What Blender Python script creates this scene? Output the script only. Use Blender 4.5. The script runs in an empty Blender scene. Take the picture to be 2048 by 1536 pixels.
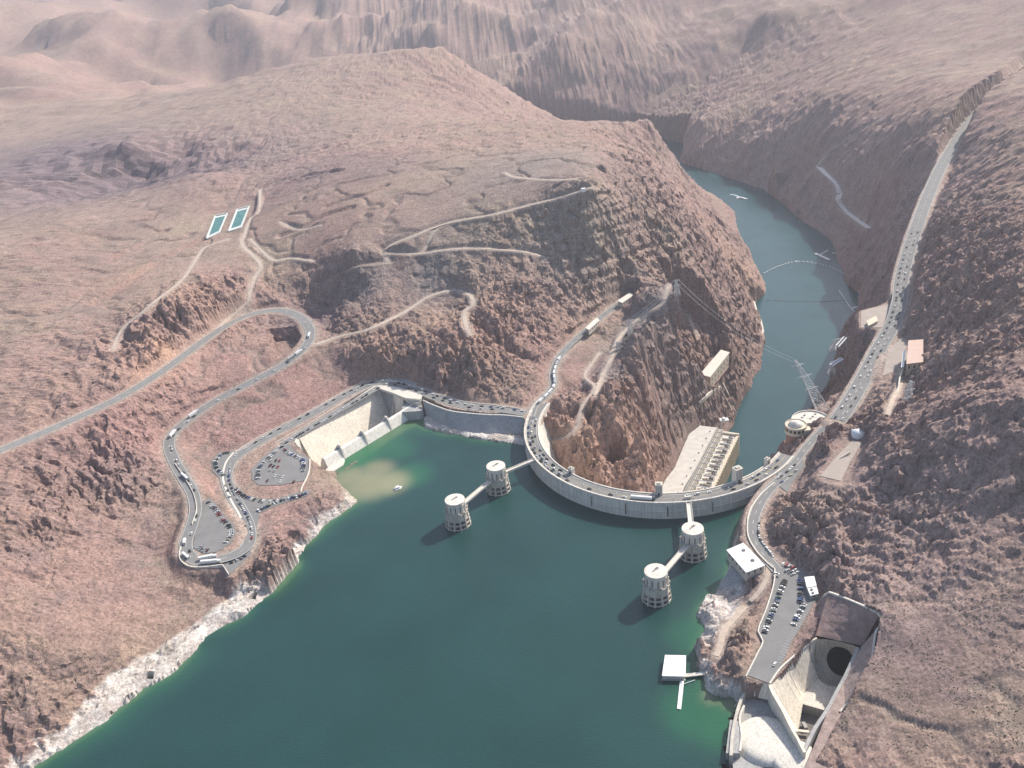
import bpy, math, random
import numpy as np
from mathutils import Matrix, Vector
random.seed(7); rng = np.random.default_rng(7)
C = bpy.context.scene.collection
SC = bpy.context.scene
# ------------------------------------------------------------------ camera
FPX, PITCH, ROLL, CH = 1849.9, 0.4950, -0.1049, 564.4      # focal length for a 2048 px wide picture
cp, sp = math.cos(PITCH), math.sin(PITCH)
Fw = np.array([0, cp, -sp]); R0 = np.array([1., 0, 0]); U0 = np.array([0, sp, cp])
Rw = R0*math.cos(ROLL) + U0*math.sin(ROLL); Uw = -R0*math.sin(ROLL) + U0*math.cos(ROLL)
cam = bpy.data.cameras.new('camera'); co = bpy.data.objects.new('camera', cam); C.objects.link(co)
m = Matrix([[Rw[0], Uw[0], -Fw[0], 0], [Rw[1], Uw[1], -Fw[1], 0], [Rw[2], Uw[2], -Fw[2], CH], [0, 0, 0, 1]])
co.matrix_world = m
cam.sensor_width = 36; cam.lens = FPX/2048*36; cam.clip_start = 5; cam.clip_end = 40000
SC.camera = co
# ------------------------------------------------------------------ light
SUN_EL = math.radians(41); SUN_DIR = np.array([.79, .60])                 # horizontal direction towards the sun
SUN_DIR = SUN_DIR/np.linalg.norm(SUN_DIR)
w = bpy.data.worlds.new('World'); SC.world = w; w.use_nodes = True
nt = w.node_tree; bg = nt.nodes['Background']
sky = nt.nodes.new('ShaderNodeTexSky'); sky.sky_type = 'NISHITA'; sky.sun_disc = False
sky.sun_elevation = SUN_EL; sky.sun_rotation = math.atan2(SUN_DIR[0], SUN_DIR[1]); sky.dust_density = 2.0
nt.links.new(sky.outputs[0], bg.inputs[0]); bg.inputs[1].default_value = 0.15
sl = bpy.data.lights.new('sun', 'SUN'); sl.energy = 4.6; sl.angle = math.radians(.6); sl.color = (1, .94, .84)
so = bpy.data.objects.new('sun', sl); C.objects.link(so)
sd = Vector((SUN_DIR[0]*math.cos(SUN_EL), SUN_DIR[1]*math.cos(SUN_EL), math.sin(SUN_EL)))
so.rotation_euler = sd.to_track_quat('Z', 'Y').to_euler()
SC.view_settings.view_transform = 'Standard'; SC.view_settings.look = 'None'
SC.view_settings.exposure = 0.47; SC.view_settings.gamma = 1; SC.view_settings.use_curve_mapping = False
SC.render.engine = 'CYCLES'; SC.cycles.use_denoising = True
SC.cycles.max_bounces = 4; SC.cycles.diffuse_bounces = 2; SC.cycles.volume_bounces = 1
HAZE = 0.00005
# ------------------------------------------------------------------ helpers
def un(px, py, z):
    """point on the level z that the photograph shows at this pixel"""
    d = Fw*FPX + Rw*(px-1024) - Uw*(py-768); t = (z-CH)/d[2]
    return np.array([d[0]*t, d[1]*t, z])
def lk(o, parent=None):
    C.objects.link(o)
    if parent is not None: o.parent = parent
    return o
def tag(o, label=None, cat=None, group=None, kind=None):
    if label: o['label'] = label
    if cat: o['category'] = cat
    if group: o['group'] = group
    if kind: o['kind'] = kind
    return o
def empty(name, loc, rz=0):
    o = bpy.data.objects.new(name, None); o.empty_display_size = 1; C.objects.link(o)
    o.location = loc; o.rotation_euler = (0, 0, rz); return o
class MB:
    def __init__(s): s.v = []; s.f = []; s.m = []
    def add(s, vs, fs, mi=0):
        b = len(s.v); s.v += [tuple(map(float, q)) for q in vs]
        for f in fs: s.f.append(tuple(b+i for i in f)); s.m.append(mi)
        return s
    def box(s, x0, x1, y0, y1, z0, z1, mi=0, T=None):
        vs = [(x, y, z) for z in (z0, z1) for (x, y) in ((x0, y0), (x1, y0), (x1, y1), (x0, y1))]
        if T is not None: vs = [tuple(T @ Vector(q)) for q in vs]
        return s.add(vs, [(3, 2, 1, 0), (4, 5, 6, 7), (0, 1, 5, 4), (1, 2, 6, 5), (2, 3, 7, 6), (3, 0, 4, 7)], mi)
    def bar(s, a, b, wd, ht=None, mi=0):
        a = Vector(a); b = Vector(b); d = b-a; L = d.length
        if L < 1e-6: return s
        q = d.to_track_quat('X', 'Z').to_matrix().to_4x4(); T = Matrix.Translation(a) @ q; ht = ht or wd
        return s.box(0, L, -wd/2, wd/2, -ht/2, ht/2, mi, T)
    def prism(s, poly, z0, z1, mi=0, mtop=None):
        n = len(poly)
        a = sum(poly[i][0]*poly[(i+1) % n][1]-poly[(i+1) % n][0]*poly[i][1] for i in range(n))
        if a < 0: poly = poly[::-1]
        vs = [(p[0], p[1], z0) for p in poly]+[(p[0], p[1], z1) for p in poly]
        s.add(vs, [tuple(range(n-1, -1, -1))]+[(i, (i+1) % n, n+(i+1) % n, n+i) for i in range(n)], mi)
        b = len(s.v)-2*n; s.f.append(tuple(b+n+i for i in range(n))); s.m.append(mi if mtop is None else mtop)
        return s
    def lathe(s, prof, n=32, mi=0, c=(0, 0), a0=0, a1=2*math.pi, close=True):
        full = abs(a1-a0-2*math.pi) < 1e-6; k = n if full else n+1; vs = []
        for i in range(k):
            a = a0+(a1-a0)*i/n
            for r, z in prof: vs.append((c[0]+r*math.cos(a), c[1]+r*math.sin(a), z))
        q = len(prof); fs = []
        for i in range(n):
            j = (i+1) % k
            for t in range(q-1): fs.append((i*q+t, j*q+t, j*q+t+1, i*q+t+1))
        s.add(vs, fs, mi)
        return s
    def build(s, name, mats, parent=None, smooth=False):
        me = bpy.data.meshes.new(name); me.from_pydata(s.v, [], s.f)
        if not isinstance(mats, (list, tuple)): mats = [mats]
        for q in mats: me.materials.append(q)
        me.polygons.foreach_set('material_index', s.m)
        if smooth: me.polygons.foreach_set('use_smooth', [True]*len(s.f))
        me.update(); o = bpy.data.objects.new(name, me); return lk(o, parent)
def N(nt, t, **k):
    n = nt.nodes.new(t)
    for a, b in k.items(): setattr(n, a, b)
    return n
STREAK = ('concrete', 'pale_concrete', 'weir_concrete', 'tan_concrete', 'grey_concrete', 'bowl_concrete')
def mat(name, col, rough=.85, var=.18, scale=.25, bump=.0, spec=.3, metal=0, var2=None, bscale=None):
    """one colour with two scales of mottling and a little relief"""
    M = bpy.data.materials.new(name); M.use_nodes = True; t = M.node_tree; b = t.nodes['Principled BSDF']
    b.inputs['Roughness'].default_value = rough; b.inputs['Specular IOR Level'].default_value = spec; b.inputs['Metallic'].default_value = metal
    g = N(t, 'ShaderNodeNewGeometry')
    n1 = N(t, 'ShaderNodeTexNoise'); n1.inputs['Scale'].default_value = scale; n1.inputs['Detail'].default_value = 6; n1.inputs['Roughness'].default_value = .65
    t.links.new(g.outputs['Position'], n1.inputs['Vector'])
    r = N(t, 'ShaderNodeMapRange'); r.inputs['From Min'].default_value = .3; r.inputs['From Max'].default_value = .7
    r.inputs['To Min'].default_value = 1-var; r.inputs['To Max'].default_value = 1+var
    t.links.new(n1.outputs[0], r.inputs[0])
    mx = N(t, 'ShaderNodeVectorMath', operation='SCALE'); mx.inputs[0].default_value = col[:3]
    if name in STREAK:                                       # rain streaks and pour lines
        mp = N(t, 'ShaderNodeMapping'); mp.inputs['Scale'].default_value = (.7, .7, .05); n3 = N(t, 'ShaderNodeTexNoise'); n3.inputs['Scale'].default_value = 1; n3.inputs['Detail'].default_value = 4
        t.links.new(g.outputs['Position'], mp.inputs['Vector']); t.links.new(mp.outputs[0], n3.inputs['Vector'])
        r3 = N(t, 'ShaderNodeMapRange'); r3.inputs['From Min'].default_value = .4; r3.inputs['From Max'].default_value = .72; r3.inputs['To Min'].default_value = 1.05; r3.inputs['To Max'].default_value = .72
        t.links.new(n3.outputs[0], r3.inputs[0]); ml = N(t, 'ShaderNodeMath', operation='MULTIPLY'); t.links.new(r.outputs[0], ml.inputs[0]); t.links.new(r3.outputs[0], ml.inputs[1]); r = ml
    t.links.new(r.outputs[0], mx.inputs['Scale']); t.links.new(mx.outputs[0], b.inputs['Base Color'])
    if bump:
        bp = N(t, 'ShaderNodeBump'); bp.inputs['Strength'].default_value = .6; bp.inputs['Distance'].default_value = bump
        n2 = N(t, 'ShaderNodeTexNoise'); n2.inputs['Scale'].default_value = bscale or scale*3; n2.inputs['Detail'].default_value = 5
        t.links.new(g.outputs['Position'], n2.inputs['Vector'])
        t.links.new(n2.outputs[0], bp.inputs['Height']); t.links.new(bp.outputs[0], b.inputs['Normal'])
    return M
CONC = mat('concrete', (.50, .455, .39), .9, .12, .15, .15)
CONC_L = mat('pale_concrete', (.62, .57, .50), .9, .08, .2, .1)
CONC_W = mat('weir_concrete', (.72, .67, .60), .9, .08, .2, .1)
CONC_T = mat('tan_concrete', (.70, .625, .52), .9, .10, .06, .1)
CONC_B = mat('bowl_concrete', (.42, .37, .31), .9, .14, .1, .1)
BORE = mat('darkened_lining', (.012, .012, .014), .95, .2, .2)  # near black: the tunnel's darkness is put into the lining colour
CONC_G = mat('grey_concrete', (.34, .33, .32), .9, .15, .08, .2)
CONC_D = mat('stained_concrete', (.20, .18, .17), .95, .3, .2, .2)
ASPH = mat('asphalt', (.185, .18, .175), .9, .12, .08, .03)
DIRT = mat('dirt_track', (.42, .34, .28), .95, .2, .15, .2)
PAINT = mat('road_paint', (.6, .6, .57), .7, .2, .5)
SLOT = mat('window_slot', (.10, .095, .09), .8, .2, .5)
DARK = mat('dark_opening', (.03, .028, .03), .8, .2, .5)
RACK = mat('trash_rack', (.17, .14, .135), .8, .3, 1.2)
WHITE = mat('white_roofing', (.72, .71, .70), .6, .05, .3)
CREAM = mat('cream_stone', (.56, .49, .38), .85, .1, .4)
REDST = mat('red_stone', (.30, .16, .11), .8, .25, .3)
SALMON = mat('salmon_roof', (.50, .36, .30), .8, .1, .3)
STEEL = mat('galvanised_steel', (.5, .52, .54), .45, .1, 1, metal=.6)
GREEN = mat('pond_water', (.035, .13, .105), .15, .2, .1)
GLASS = mat('car_glass', (.02, .022, .025), .1, .1, 1, spec=.6)
TYRE = mat('tyre_rubber', (.02, .02, .02), .9, .1, 1)
LINER = mat('pond_liner', (.50, .52, .50), .8, .1, .2)
# ------------------------------------------------------------------ noise
def _hash(ix, iy, seed):
    h = (ix.astype(np.int64)*374761393 + iy.astype(np.int64)*668265263 + seed*1442695041) & 0xFFFFFFFF
    h = ((h ^ (h >> 13))*1274126177) & 0xFFFFFFFF
    h = ((h ^ (h >> 16))*2246822519) & 0xFFFFFFFF
    return (h ^ (h >> 15)) & 0xFFFFFFFF
def perlin(x, y, seed=0):
    ix = np.floor(x); iy = np.floor(y); fx = x-ix; fy = y-iy; ix = ix.astype(np.int64); iy = iy.astype(np.int64)
    u = fx*fx*fx*(fx*(fx*6-15)+10); v = fy*fy*fy*(fy*(fy*6-15)+10)
    def g(i, j, dx, dy):
        a = _hash(i, j, seed)/4294967296.*2*np.pi
        return np.cos(a)*dx+np.sin(a)*dy
    a = g(ix, iy, fx, fy); b = g(ix+1, iy, fx-1, fy); c = g(ix, iy+1, fx, fy-1); d = g(ix+1, iy+1, fx-1, fy-1)
    return (a+(b-a)*u+(c-a)*v+(a-b-c+d)*u*v)*1.5
def fbm(x, y, s, octs=4, seed=0, gain=.5, ridged=False):
    o = 0; amp = 1; tot = 0
    for k in range(octs):
        n = perlin(x/s+17.3*k, y/s-9.1*k, seed+k)
        if ridged: n = 1-2*np.abs(n)*1.4
        o = o+n*amp; tot += amp; amp *= gain; s /= 2.03
    return o/tot
def erosion(x, y, gx, gy, s, seed):
    """gullies that run down the slope (gx, gy)"""
    L = np.hypot(gx, gy)+1e-6; dx = -gy/L; dy = gx/L
    cx = np.floor(x/s); cy = np.floor(y/s); num = 0; den = 0
    for i in (-1, 0, 1):
        for j in (-1, 0, 1):
            jx = cx+i; jy = cy+j
            hx = _hash(jx, jy, seed)/4294967296.; hy = _hash(jx, jy, seed+91)/4294967296.; ph = _hash(jx, jy, seed+57)/4294967296.*6.28
            ox = x/s-(jx+hx); oy = y/s-(jy+hy)
            wg = np.exp(-(ox*ox+oy*oy)*2.2)
            num = num+wg*np.cos((ox*dx+oy*dy)*6.6+ph*.0+hx*3); den = den+wg
    return num/(den+1e-6)
def worley(x, y, s, seed):
    cx = np.floor(x/s).astype(np.int64); cy = np.floor(y/s).astype(np.int64); f1 = np.full(x.shape, 9.); f2 = np.full(x.shape, 9.); hv = np.zeros(x.shape)
    for i in (-1, 0, 1):
        for j in (-1, 0, 1):
            h = _hash(cx+i, cy+j, seed); px = cx+i+(h & 1023)/1023.; py = cy+j+((h >> 10) & 1023)/1023.; d = np.hypot(x/s-px, y/s-py)
            nf2 = np.where(d < f1, f1, np.minimum(f2, d)); hv = np.where(d < f1, ((h >> 20) & 1023)/1023., hv); f1 = np.minimum(f1, d); f2 = nf2
    return f1, f2, hv
# ------------------------------------------------------------------ levels
CREST = 18.4; RIV = -161.0
DC = np.array([161.0, 884.9]); DR = 153.0            # the dam's axis circle
# ------------------------------------------------------------------ roads and pads, as (pixel, pixel, level) of the photograph
ROAD_MAIN = [(1052, 826, 18.4), (1000, 818, 18.4), (935, 812, 18.4), (880, 797, 18.4), (835, 780, 18.4), (790, 768, 18.4), (745, 767, 18.4),
   (700, 785, 18.4), (620, 830, 18.4), (550, 866, 18.4), (500, 895, 18.4), (470, 915, 18.4), (457, 935, 18.4), (453, 960, 18.4), (465, 990, 18.4),
   (485, 1025, 18.6), (498, 1055, 18.8), (498, 1085, 19.2), (478, 1105, 19.6), (440, 1118, 20.2), (400, 1122, 21), (376, 1108, 22), (372, 1085, 23), (382, 1055, 24.5),
   (391, 1020, 26), (385, 985, 27.5), (366, 953, 29), (347, 918, 31), (338, 890, 32.5), (345, 868, 34), (375, 840, 36), (430, 802, 39.5), (500, 765, 44), (560, 733, 48),
   (600, 704, 51.5), (619, 678, 54), (618, 655, 56), (600, 634, 58.5), (565, 621, 61), (520, 624, 63.5), (470, 641, 66.5), (420, 672, 69.5), (375, 705, 72), (320, 745, 75), (265, 780, 78), (217, 806, 80), (120, 850, 84), (0, 900, 90), (-150, 960, 100)]
ROAD_LOW = [(757, 774, 18.4), (700, 808, 18.4), (640, 843, 18.4), (590, 873, 18.4), (565, 888, 18.4)]
ROAD_AZ = [(1062, 832, 18.4), (1070, 812, 18.6), (1090, 793, 19), (1106, 772, 20), (1106, 745, 21.5), (1120, 712, 24), (1150, 680, 26.5), (1190, 645, 29.5), (1225, 616, 32), (1258, 594, 34)]
ROAD_NVLOT = [(1572, 950, 18.4), (1545, 972, 18.4), (1522, 1002, 18.4), (1507, 1040, 18.4), (1508, 1075, 18.4), (1528, 1110, 18.4), (1555, 1140, 18.4)]
ROAD_LINK = [(1556, 950, 18.4), (1588, 926, 18.4), (1606, 903, 18.4), (1622, 884, 19), (1650, 856, 22), (1684, 832, 25.6)]
ROAD_NV = [(1676, 840, 25.0), (1690, 820, 26.2), (1725, 760, 30), (1758, 697, 34), (1785, 648, 38), (1799, 600, 43), (1803, 560, 47), (1815, 510, 53), (1833, 455, 60), (1855, 395, 66), (1890, 320, 74), (1950, 230, 84), (2060, 130, 95)]
PADS = [  # name, level, polygon
 ('lot_a', 18.3, [(577, 886), (587, 900), (619, 917), (619, 940), (610, 961), (560, 970), (517, 970), (504, 959), (502, 940), (521, 919), (550, 896)]),
 ('lot_b', 18.3, [(470, 900), (437, 907), (423, 922), (425, 942), (442, 960), (456, 945), (462, 920)]),
 ('lot_c', 18.3, [(473, 972), (492, 990), (525, 998), (550, 998), (600, 984), (622, 980), (612, 992), (558, 1009), (520, 1025), (513, 1055), (508, 1084), (490, 1060), (480, 1010)]),
 ('lot_d', 22.0, [(417, 996), (432, 1008), (450, 1032), (467, 1048), (473, 1065), (462, 1086), (433, 1104), (408, 1107), (387, 1096), (389, 1069), (402, 1027), (405, 1005)]),
 ('lot_e', 18.3, [(446, 1127), (460, 1148), (483, 1127), (504, 1104), (490, 1100), (465, 1115)]),
 ('lot_nv', 18.3, [(1545, 1134), (1548, 1144), (1546, 1175), (1532, 1221), (1516, 1257), (1524, 1286), (1510, 1316), (1494, 1350), (1537, 1366), (1564, 1329), (1580, 1289), (1607, 1243), (1627, 1207), (1639, 1196), (1636, 1180), (1622, 1155), (1600, 1140), (1570, 1125)]),
 ('pad_az', 22.0, [(1125, 735), (1150, 705), (1185, 670), (1205, 690), (1180, 735), (1140, 760)]),
 ('pad_nv1', 36.0, [(1722, 622), (1785, 606), (1775, 655), (1722, 655)]),
 ('pad_nv2', 34.0, [(1776, 700), (1805, 675), (1822, 690), (1808, 735), (1765, 752)]),
 ('pad_nv3', 44.0, [(1640, 952), (1682, 962), (1700, 925), (1724, 885), (1706, 880), (1680, 905)]),
 ('pond_pad', 108.0, [(398, 472), (428, 424), (505, 402), (500, 428), (482, 462), (440, 474)]),
 ('junction', 18.3, [(1545, 962), (1575, 985), (1585, 965), (1610, 930), (1600, 905), (1570, 935)]),
]
def W(poly, z): return [un(a, b, z)[:2] for a, b in poly]
# ------------------------------------------------------------------ terrain control points
CPX = """
217 1440 0;250 1408 0;290 1378 0;340 1352 0;370 1325 0;400 1290 0;430 1262 0;475 1238 0;500 1222 0;540 1190 0;600 1120 0;612 1090 0;650 1050 0;700 1015 0;718 1002 0
130 1495 0;50 1545 0;-100 1640 0;-500 1800 0
240 1470 -25;320 1400 -25;430 1320 -25;520 1240 -25;620 1150 -25;660 1080 -20;730 1025 -6;600 1350 -60;1000 1250 -70;900 1120 -60;1150 1080 -70;1250 1350 -60;700 1500 -60;1100 1500 -60;1350 1500 -40;1000 940 -30;920 910 -20;1100 990 -60;860 900 -14
217 1404 14;260 1380 14;303 1344 14;360 1312 14;397 1266 14;417 1240 13;470 1222 6;536 1157 14;583 1107 14;600 1063 14;650 1030 13;690 997 9;665 970 14
740 965 -2;780 975 -1.5;720 985 -.5;700 955 -.8;760 935 -2.4;800 960 -2;690 935 -3;790 930 -5
850 855 0;900 868 0;950 878 0;1000 885 0;1040 889 0;845 840 2;880 858 3;870 880 -10;950 895 -10;1020 900 -14
860 815 12;930 828 15;1000 832 15;1030 838 15;960 855 8;1010 862 8
320 1000 22;250 1000 34;217 950 46;150 1000 48;0 1000 85;300 1100 12;250 1200 20;217 1300 22;340 1200 9;400 1170 10;425 1150 12;445 1190 3;462 1222 1;150 1300 34;0 1200 66;100 1440 14;0 1460 22;-300 1300 90;-300 1600 10;350 1130 14;350 1060 18;345 1000 25;320 940 32
217 850 68;217 900 57;280 830 60;300 900 42;320 850 42;400 850 33;450 850 28;520 830 27;560 780 37;640 770 29;700 760 24;660 720 40;420 900 22;390 930 25;420 950 22;430 980 20
300 700 93;250 740 88;217 700 98;350 600 112;217 600 104;400 560 110;450 520 104;500 560 90;520 520 97;490 600 80;350 470 108;217 480 107;430 360 128;350 390 120;395 347 128;470 350 120;217 415 120;100 450 130;0 500 140;0 700 120;380 640 92;450 600 88;300 640 104
560 400 122;600 450 125;700 400 146;650 345 140;800 330 158;900 400 148;1000 350 162;1100 340 172;1180 365 182;1200 330 176;700 500 126;800 490 122;900 460 128;1000 430 146;1050 500 108;1000 500 110;900 500 113;850 530 98;780 520 103;700 540 98;640 540 92;600 560 82;575 595 66
640 640 44;700 625 48;690 595 74;750 570 84;660 660 48;640 690 50;620 610 52;700 672 56;800 632 64;850 602 68;900 585 71;940 602 69;930 650 62;750 700 52;700 700 51
700 725 40;760 720 42;850 700 50;830 650 60;900 650 60;1000 600 68;1050 560 86;950 550 90;900 560 84;850 560 82;1000 660 54;950 720 50;880 730 42;900 775 24;850 765 22;1000 770 28;1040 790 21;1000 700 48;1080 680 40;1070 740 28;1080 770 22;950 780 24
1150 620 48;1100 640 50;1180 580 58;1200 540 74;1100 560 76;1150 500 102;1100 460 126;1180 440 136;1250 480 98;1250 540 62;1230 400 150;1290 340 138;1300 400 112;1320 450 86;1300 520 56;1330 540 54;1345 565 52
1290 640 28;1240 700 16;1195 780 5;1160 850 -8;1300 700 38;1270 760 26;1250 820 12;1330 650 46;1380 620 34;1340 600 54;1120 800 12;1100 830 9;1140 780 14;1080 810 16
1310 850 -12;1290 880 -6;1300 930 -22;1310 965 -44;1250 950 -22;1200 930 -15;1200 880 -8;1150 900 -10;1130 880 -2;1230 850 4;1180 960 -24;1110 850 4;1240 975 -34
1330 830 -18;1350 880 -80;1350 920 -118;1325 950 -122;1375 860 -115;1395 840 -120;1420 830 -130;1445 842 -150;1380 800 -52;1350 760 0;1370 700 8;1400 680 -20;1340 720 22;1400 770 -78;1440 780 -112;1460 800 -138;1470 700 -95;1480 740 -122;1500 700 -135;1450 650 -42;1430 600 0;1480 600 -74;1500 640 -118;1400 560 16;1440 520 -24;1380 500 44;1340 470 72;1480 540 -98;1505 570 -130;1450 450 -90;1350 400 52;1400 420 -50;1330 350 52;1380 375 -90;1300 330 112;1410 480 -6;1460 480 -100;1430 430 -100;1500 600 -120
1320 324 R;1383 358 R;1405 388 R;1444 407 R;1469 424 R;1473 449 R;1481 473 R;1493 498 R;1508 525 R;1517 544 R;1528 560 R;1532 583 R;1508 607 R;1511 625 R;1523 654 R;1530 680 R;1524 708 R;1521 739 R;1508 752 R;1502 774 R;1484 800 R;1473 825 R;1466 853 R
1357 324 R;1394 334 R;1445 351 R;1481 363 R;1530 380 R;1555 398 R;1584 424 R;1611 446 R;1640 463 R;1662 482 R;1672 502 R;1674 520 R;1686 541 R;1690 563 R;1718 588 R;1716 610 R;1713 627 R;1701 641 R;1684 659 R;1678 683 R;1674 708 R;1662 739 R;1662 774 R;1658 790 R
1340 326 B;1420 365 B;1500 400 B;1550 450 B;1580 500 B;1600 560 B;1610 620 B;1600 700 B;1580 760 B;1540 830 B;1500 860 B
1450 335 -152;1500 350 -145;1500 335 -126;1500 317 -108;1560 380 -150;1560 350 -115;1600 380 -118;1600 425 -148;1640 440 -148;1550 330 -88;1640 340 -74;1680 390 -92;1740 455 -108;1700 450 -132;1690 480 -150;1720 505 -130;1750 500 -95;1720 540 -125;1700 550 -145;1700 330 -34;1750 380 -32;1800 330 36;1835 317 56;1800 400 4;1780 450 -34;1820 430 34;1803 505 34;1950 400 100;2048 300 130;2048 500 140;1950 600 100;1900 700 80;2048 700 130;1850 650 55;1770 540 -50
1740 590 -60;1760 570 -30;1700 740 -60;1710 700 -50;1700 680 -90;1728 675 20;1690 780 -50;1675 800 -90;1690 800 -30;1745 600 -30;1740 660 28;1712 655 -60;1712 630 -110
1800 760 32;1830 800 40;1780 800 40;1740 810 38;1830 740 44;1830 700 46;1700 850 32;1725 853 48;1760 848 66;1800 843 75;1835 838 83;1900 830 104;2048 800 140;2200 900 135
1700 905 52;1672 872 44;1650 893 42;1628 905 33;1640 945 34;1620 960 24;1645 915 28;1750 900 60;1830 900 80;1750 980 50;1830 1000 62;1690 1000 42;1620 1010 34;1580 1010 22;1560 1040 19;1560 1080 20;1600 1100 27;1680 1100 34;1760 1080 45;1830 1100 52;1640 1140 26;1600 1130 18.5;1700 1150 36;1760 1180 45;1830 1200 44;1900 1000 76;2048 1000 92;2048 1200 66;1920 1200 56;1775 1225 46;1690 1183 36;1650 1190 19;1830 1300 38;1785 1300 34;1760 1400 24;1830 1400 28;1710 1440 15;1700 1478 12;1760 1478 18;2048 1450 45;1900 1536 28;2048 1536 45;1700 1540 12;2300 1300 62
1465 1125 0;1432 1185 0;1413 1195 0;1402 1211 0;1392 1230 0;1402 1244 0;1406 1265 0;1397 1274 0;1388 1293 0;1397 1314 0;1397 1338 0;1411 1356 0;1411 1375 0;1430 1389 0;1450 1394 0;1468 1388 0;1484 1388 0
1440 1110 -14;1420 1170 -12;1385 1195 -14;1372 1230 -14;1372 1290 -10;1375 1340 -10;1395 1395 -8;1440 1415 -6;1450 1000 -50;1475 1040 -10;1484 1042 0;1476 1065 0;1478 1085 0;1500 1025 -6;1509 1015 -4;1530 985 2
1480 1220 5;1500 1165 9;1520 1205 12;1430 1210 8;1410 1225 7;1450 1225 4;1430 1280 7;1460 1260 9;1500 1250 13;1440 1340 7;1470 1300 11;1480 1345 12;1440 1370 6;1500 1300 14;1452 1376 5;1478 1376 6;1490 1190 5;1450 1195 1;1500 1140 12;1530 1165 16;1420 1300 3;1415 1340 3
1560 890 -60;1555 915 -30;1535 935 -20;1575 900 0;1590 905 12;1610 885 15;1640 850 14;1580 880 -30;1620 860 8
1250 285 90;1100 290 150;900 285 140;700 285 125;400 290 90;230 396 28;300 364 28;380 338 38;450 334 60;520 342 84;250 345 55;320 322 72;400 298 92;250 290 110;500 318 90;100 300 100;1400 295 -110;1500 280 -70;1500 200 -20;1500 100 40;1640 300 -40;1650 270 -10;1650 200 40;1800 250 70;2048 150 120;1290 305 105;1400 240 -60;1300 240 60
"""
EXTRA = [(350, 2950, RIV), (150, 3250, RIV), (-200, 3500, RIV), (-700, 3600, RIV), (300, 3500, 80), (-100, 3000, 120), (-500, 3200, 100), (900, 3000, 130),
 (0, 5000, 120), (-3000, 4000, 130), (3000, 5000, 200), (-3500, 9000, 150), (0, 10000, 150), (4000, 10000, 200), (-2500, 1500, 130), (-5000, 3000, 140), (2500, 2000, 230), (4500, 3000, 250), (2500, 0, 120), (-1500, 200, 30), (1200, 100, 70), (900, 600, 120), (-1200, 1200, 130),
 (405, 1110, RIV), (375, 1040, RIV), (330, 965, -158), (290, 895, -120), (250, 900, -160), (230, 980, -162), (200, 850, -150), (340, 1050, -172), (250, 1000, -168),
 (160, 780, -120), (100, 800, -120), (60, 870, -60), (250, 790, -90), (110, 900, -100), (160, 900, -160), (160, 860, -150), (180, 740, -70), (100, 740, -70),
 (20, 925, 10), (15, 940, 15), (0, 0, -60), (0, -500, -60), (-600, 0, -20), (500, 0, -10), (900, -300, 80), (-900, 300, 20), (-1400, -400, 60)]
cps = []
for tok in CPX.replace('\n', ';').split(';'):
    t = tok.split()
    if len(t) == 3:
        z = {'R': RIV, 'B': RIV-10}.get(t[2]); z = float(t[2]) if z is None else z
        cps.append(un(float(t[0]), float(t[1]), z))
cps += [np.array(q, float) for q in EXTRA]
for rd in (ROAD_MAIN, ROAD_AZ, ROAD_NV, ROAD_NVLOT): cps += [un(*q) for q in rd[::2] if not (rd is ROAD_NV and q[2] in (18.6, 19.5))]
for n, z, poly in PADS: cps += [un(a, b, z) for a, b in poly[::2]]
cps = np.array(cps)
# drop near duplicates
keep = []
for i, q in enumerate(cps):
    if all(math.hypot(q[0]-cps[j][0], q[1]-cps[j][1]) > 3 for j in keep): keep.append(i)
cps = cps[keep]; Sx = 1000.
P = cps[:, :2]/Sx; n = len(P)
Kd = np.sqrt(((P[:, None]-P[None])**2).sum(-1)+1e-4**2)
A = np.zeros((n+3, n+3)); A[:n, :n] = -Kd+np.eye(n)*0.0008; A[:n, n] = 1; A[:n, n+1:] = P; A[n:, :n] = A[:n, n:].T
sol = np.linalg.solve(A, np.concatenate([cps[:, 2], [0, 0, 0]]))
def base_h(x, y):
    x = np.asarray(x, float).ravel()/Sx; y = np.asarray(y, float).ravel()/Sx; out = np.empty(len(x))
    for i in range(0, len(x), 20000):
        a = x[i:i+20000, None]-P[None, :, 0]; b = y[i:i+20000, None]-P[None, :, 1]
        out[i:i+20000] = -np.sqrt(a*a+b*b+1e-8) @ sol[:n] + sol[n]+sol[n+1]*x[i:i+20000]+sol[n+2]*y[i:i+20000]
    return out
# ------------------------------------------------------------------ terrain grid
def axis(a, b, st, lo, hi, g):
    mid = list(np.arange(a, b, st)); s = st; q = mid[0]; L = []
    while q > lo: s *= g; q -= s; L.append(q)
    s = st; q = mid[-1]; Rr = []
    while q < hi: s *= g; q += s; Rr.append(q)
    return np.array(L[::-1]+mid+Rr)
GX = axis(-470, 640, 2.0, -6500, 6500, 1.035)
ya = list(np.arange(380, 1250, 2.0)); s = 2.0
while ya[-1] < 12500: s = min(s*1.008, 1e9) if ya[-1] < 2700 else s*1.03; ya.append(ya[-1]+s)
s = 2.0; lo = []; q = 380
while q > -900: s *= 1.07; q -= s; lo.append(q)
GY = np.array(lo[::-1]+ya)
X, Y = np.meshgrid(GX, GY); NXg, NYg = len(GX), len(GY)
print('terrain grid', NXg, NYg, NXg*NYg, 'cps', n)
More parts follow.
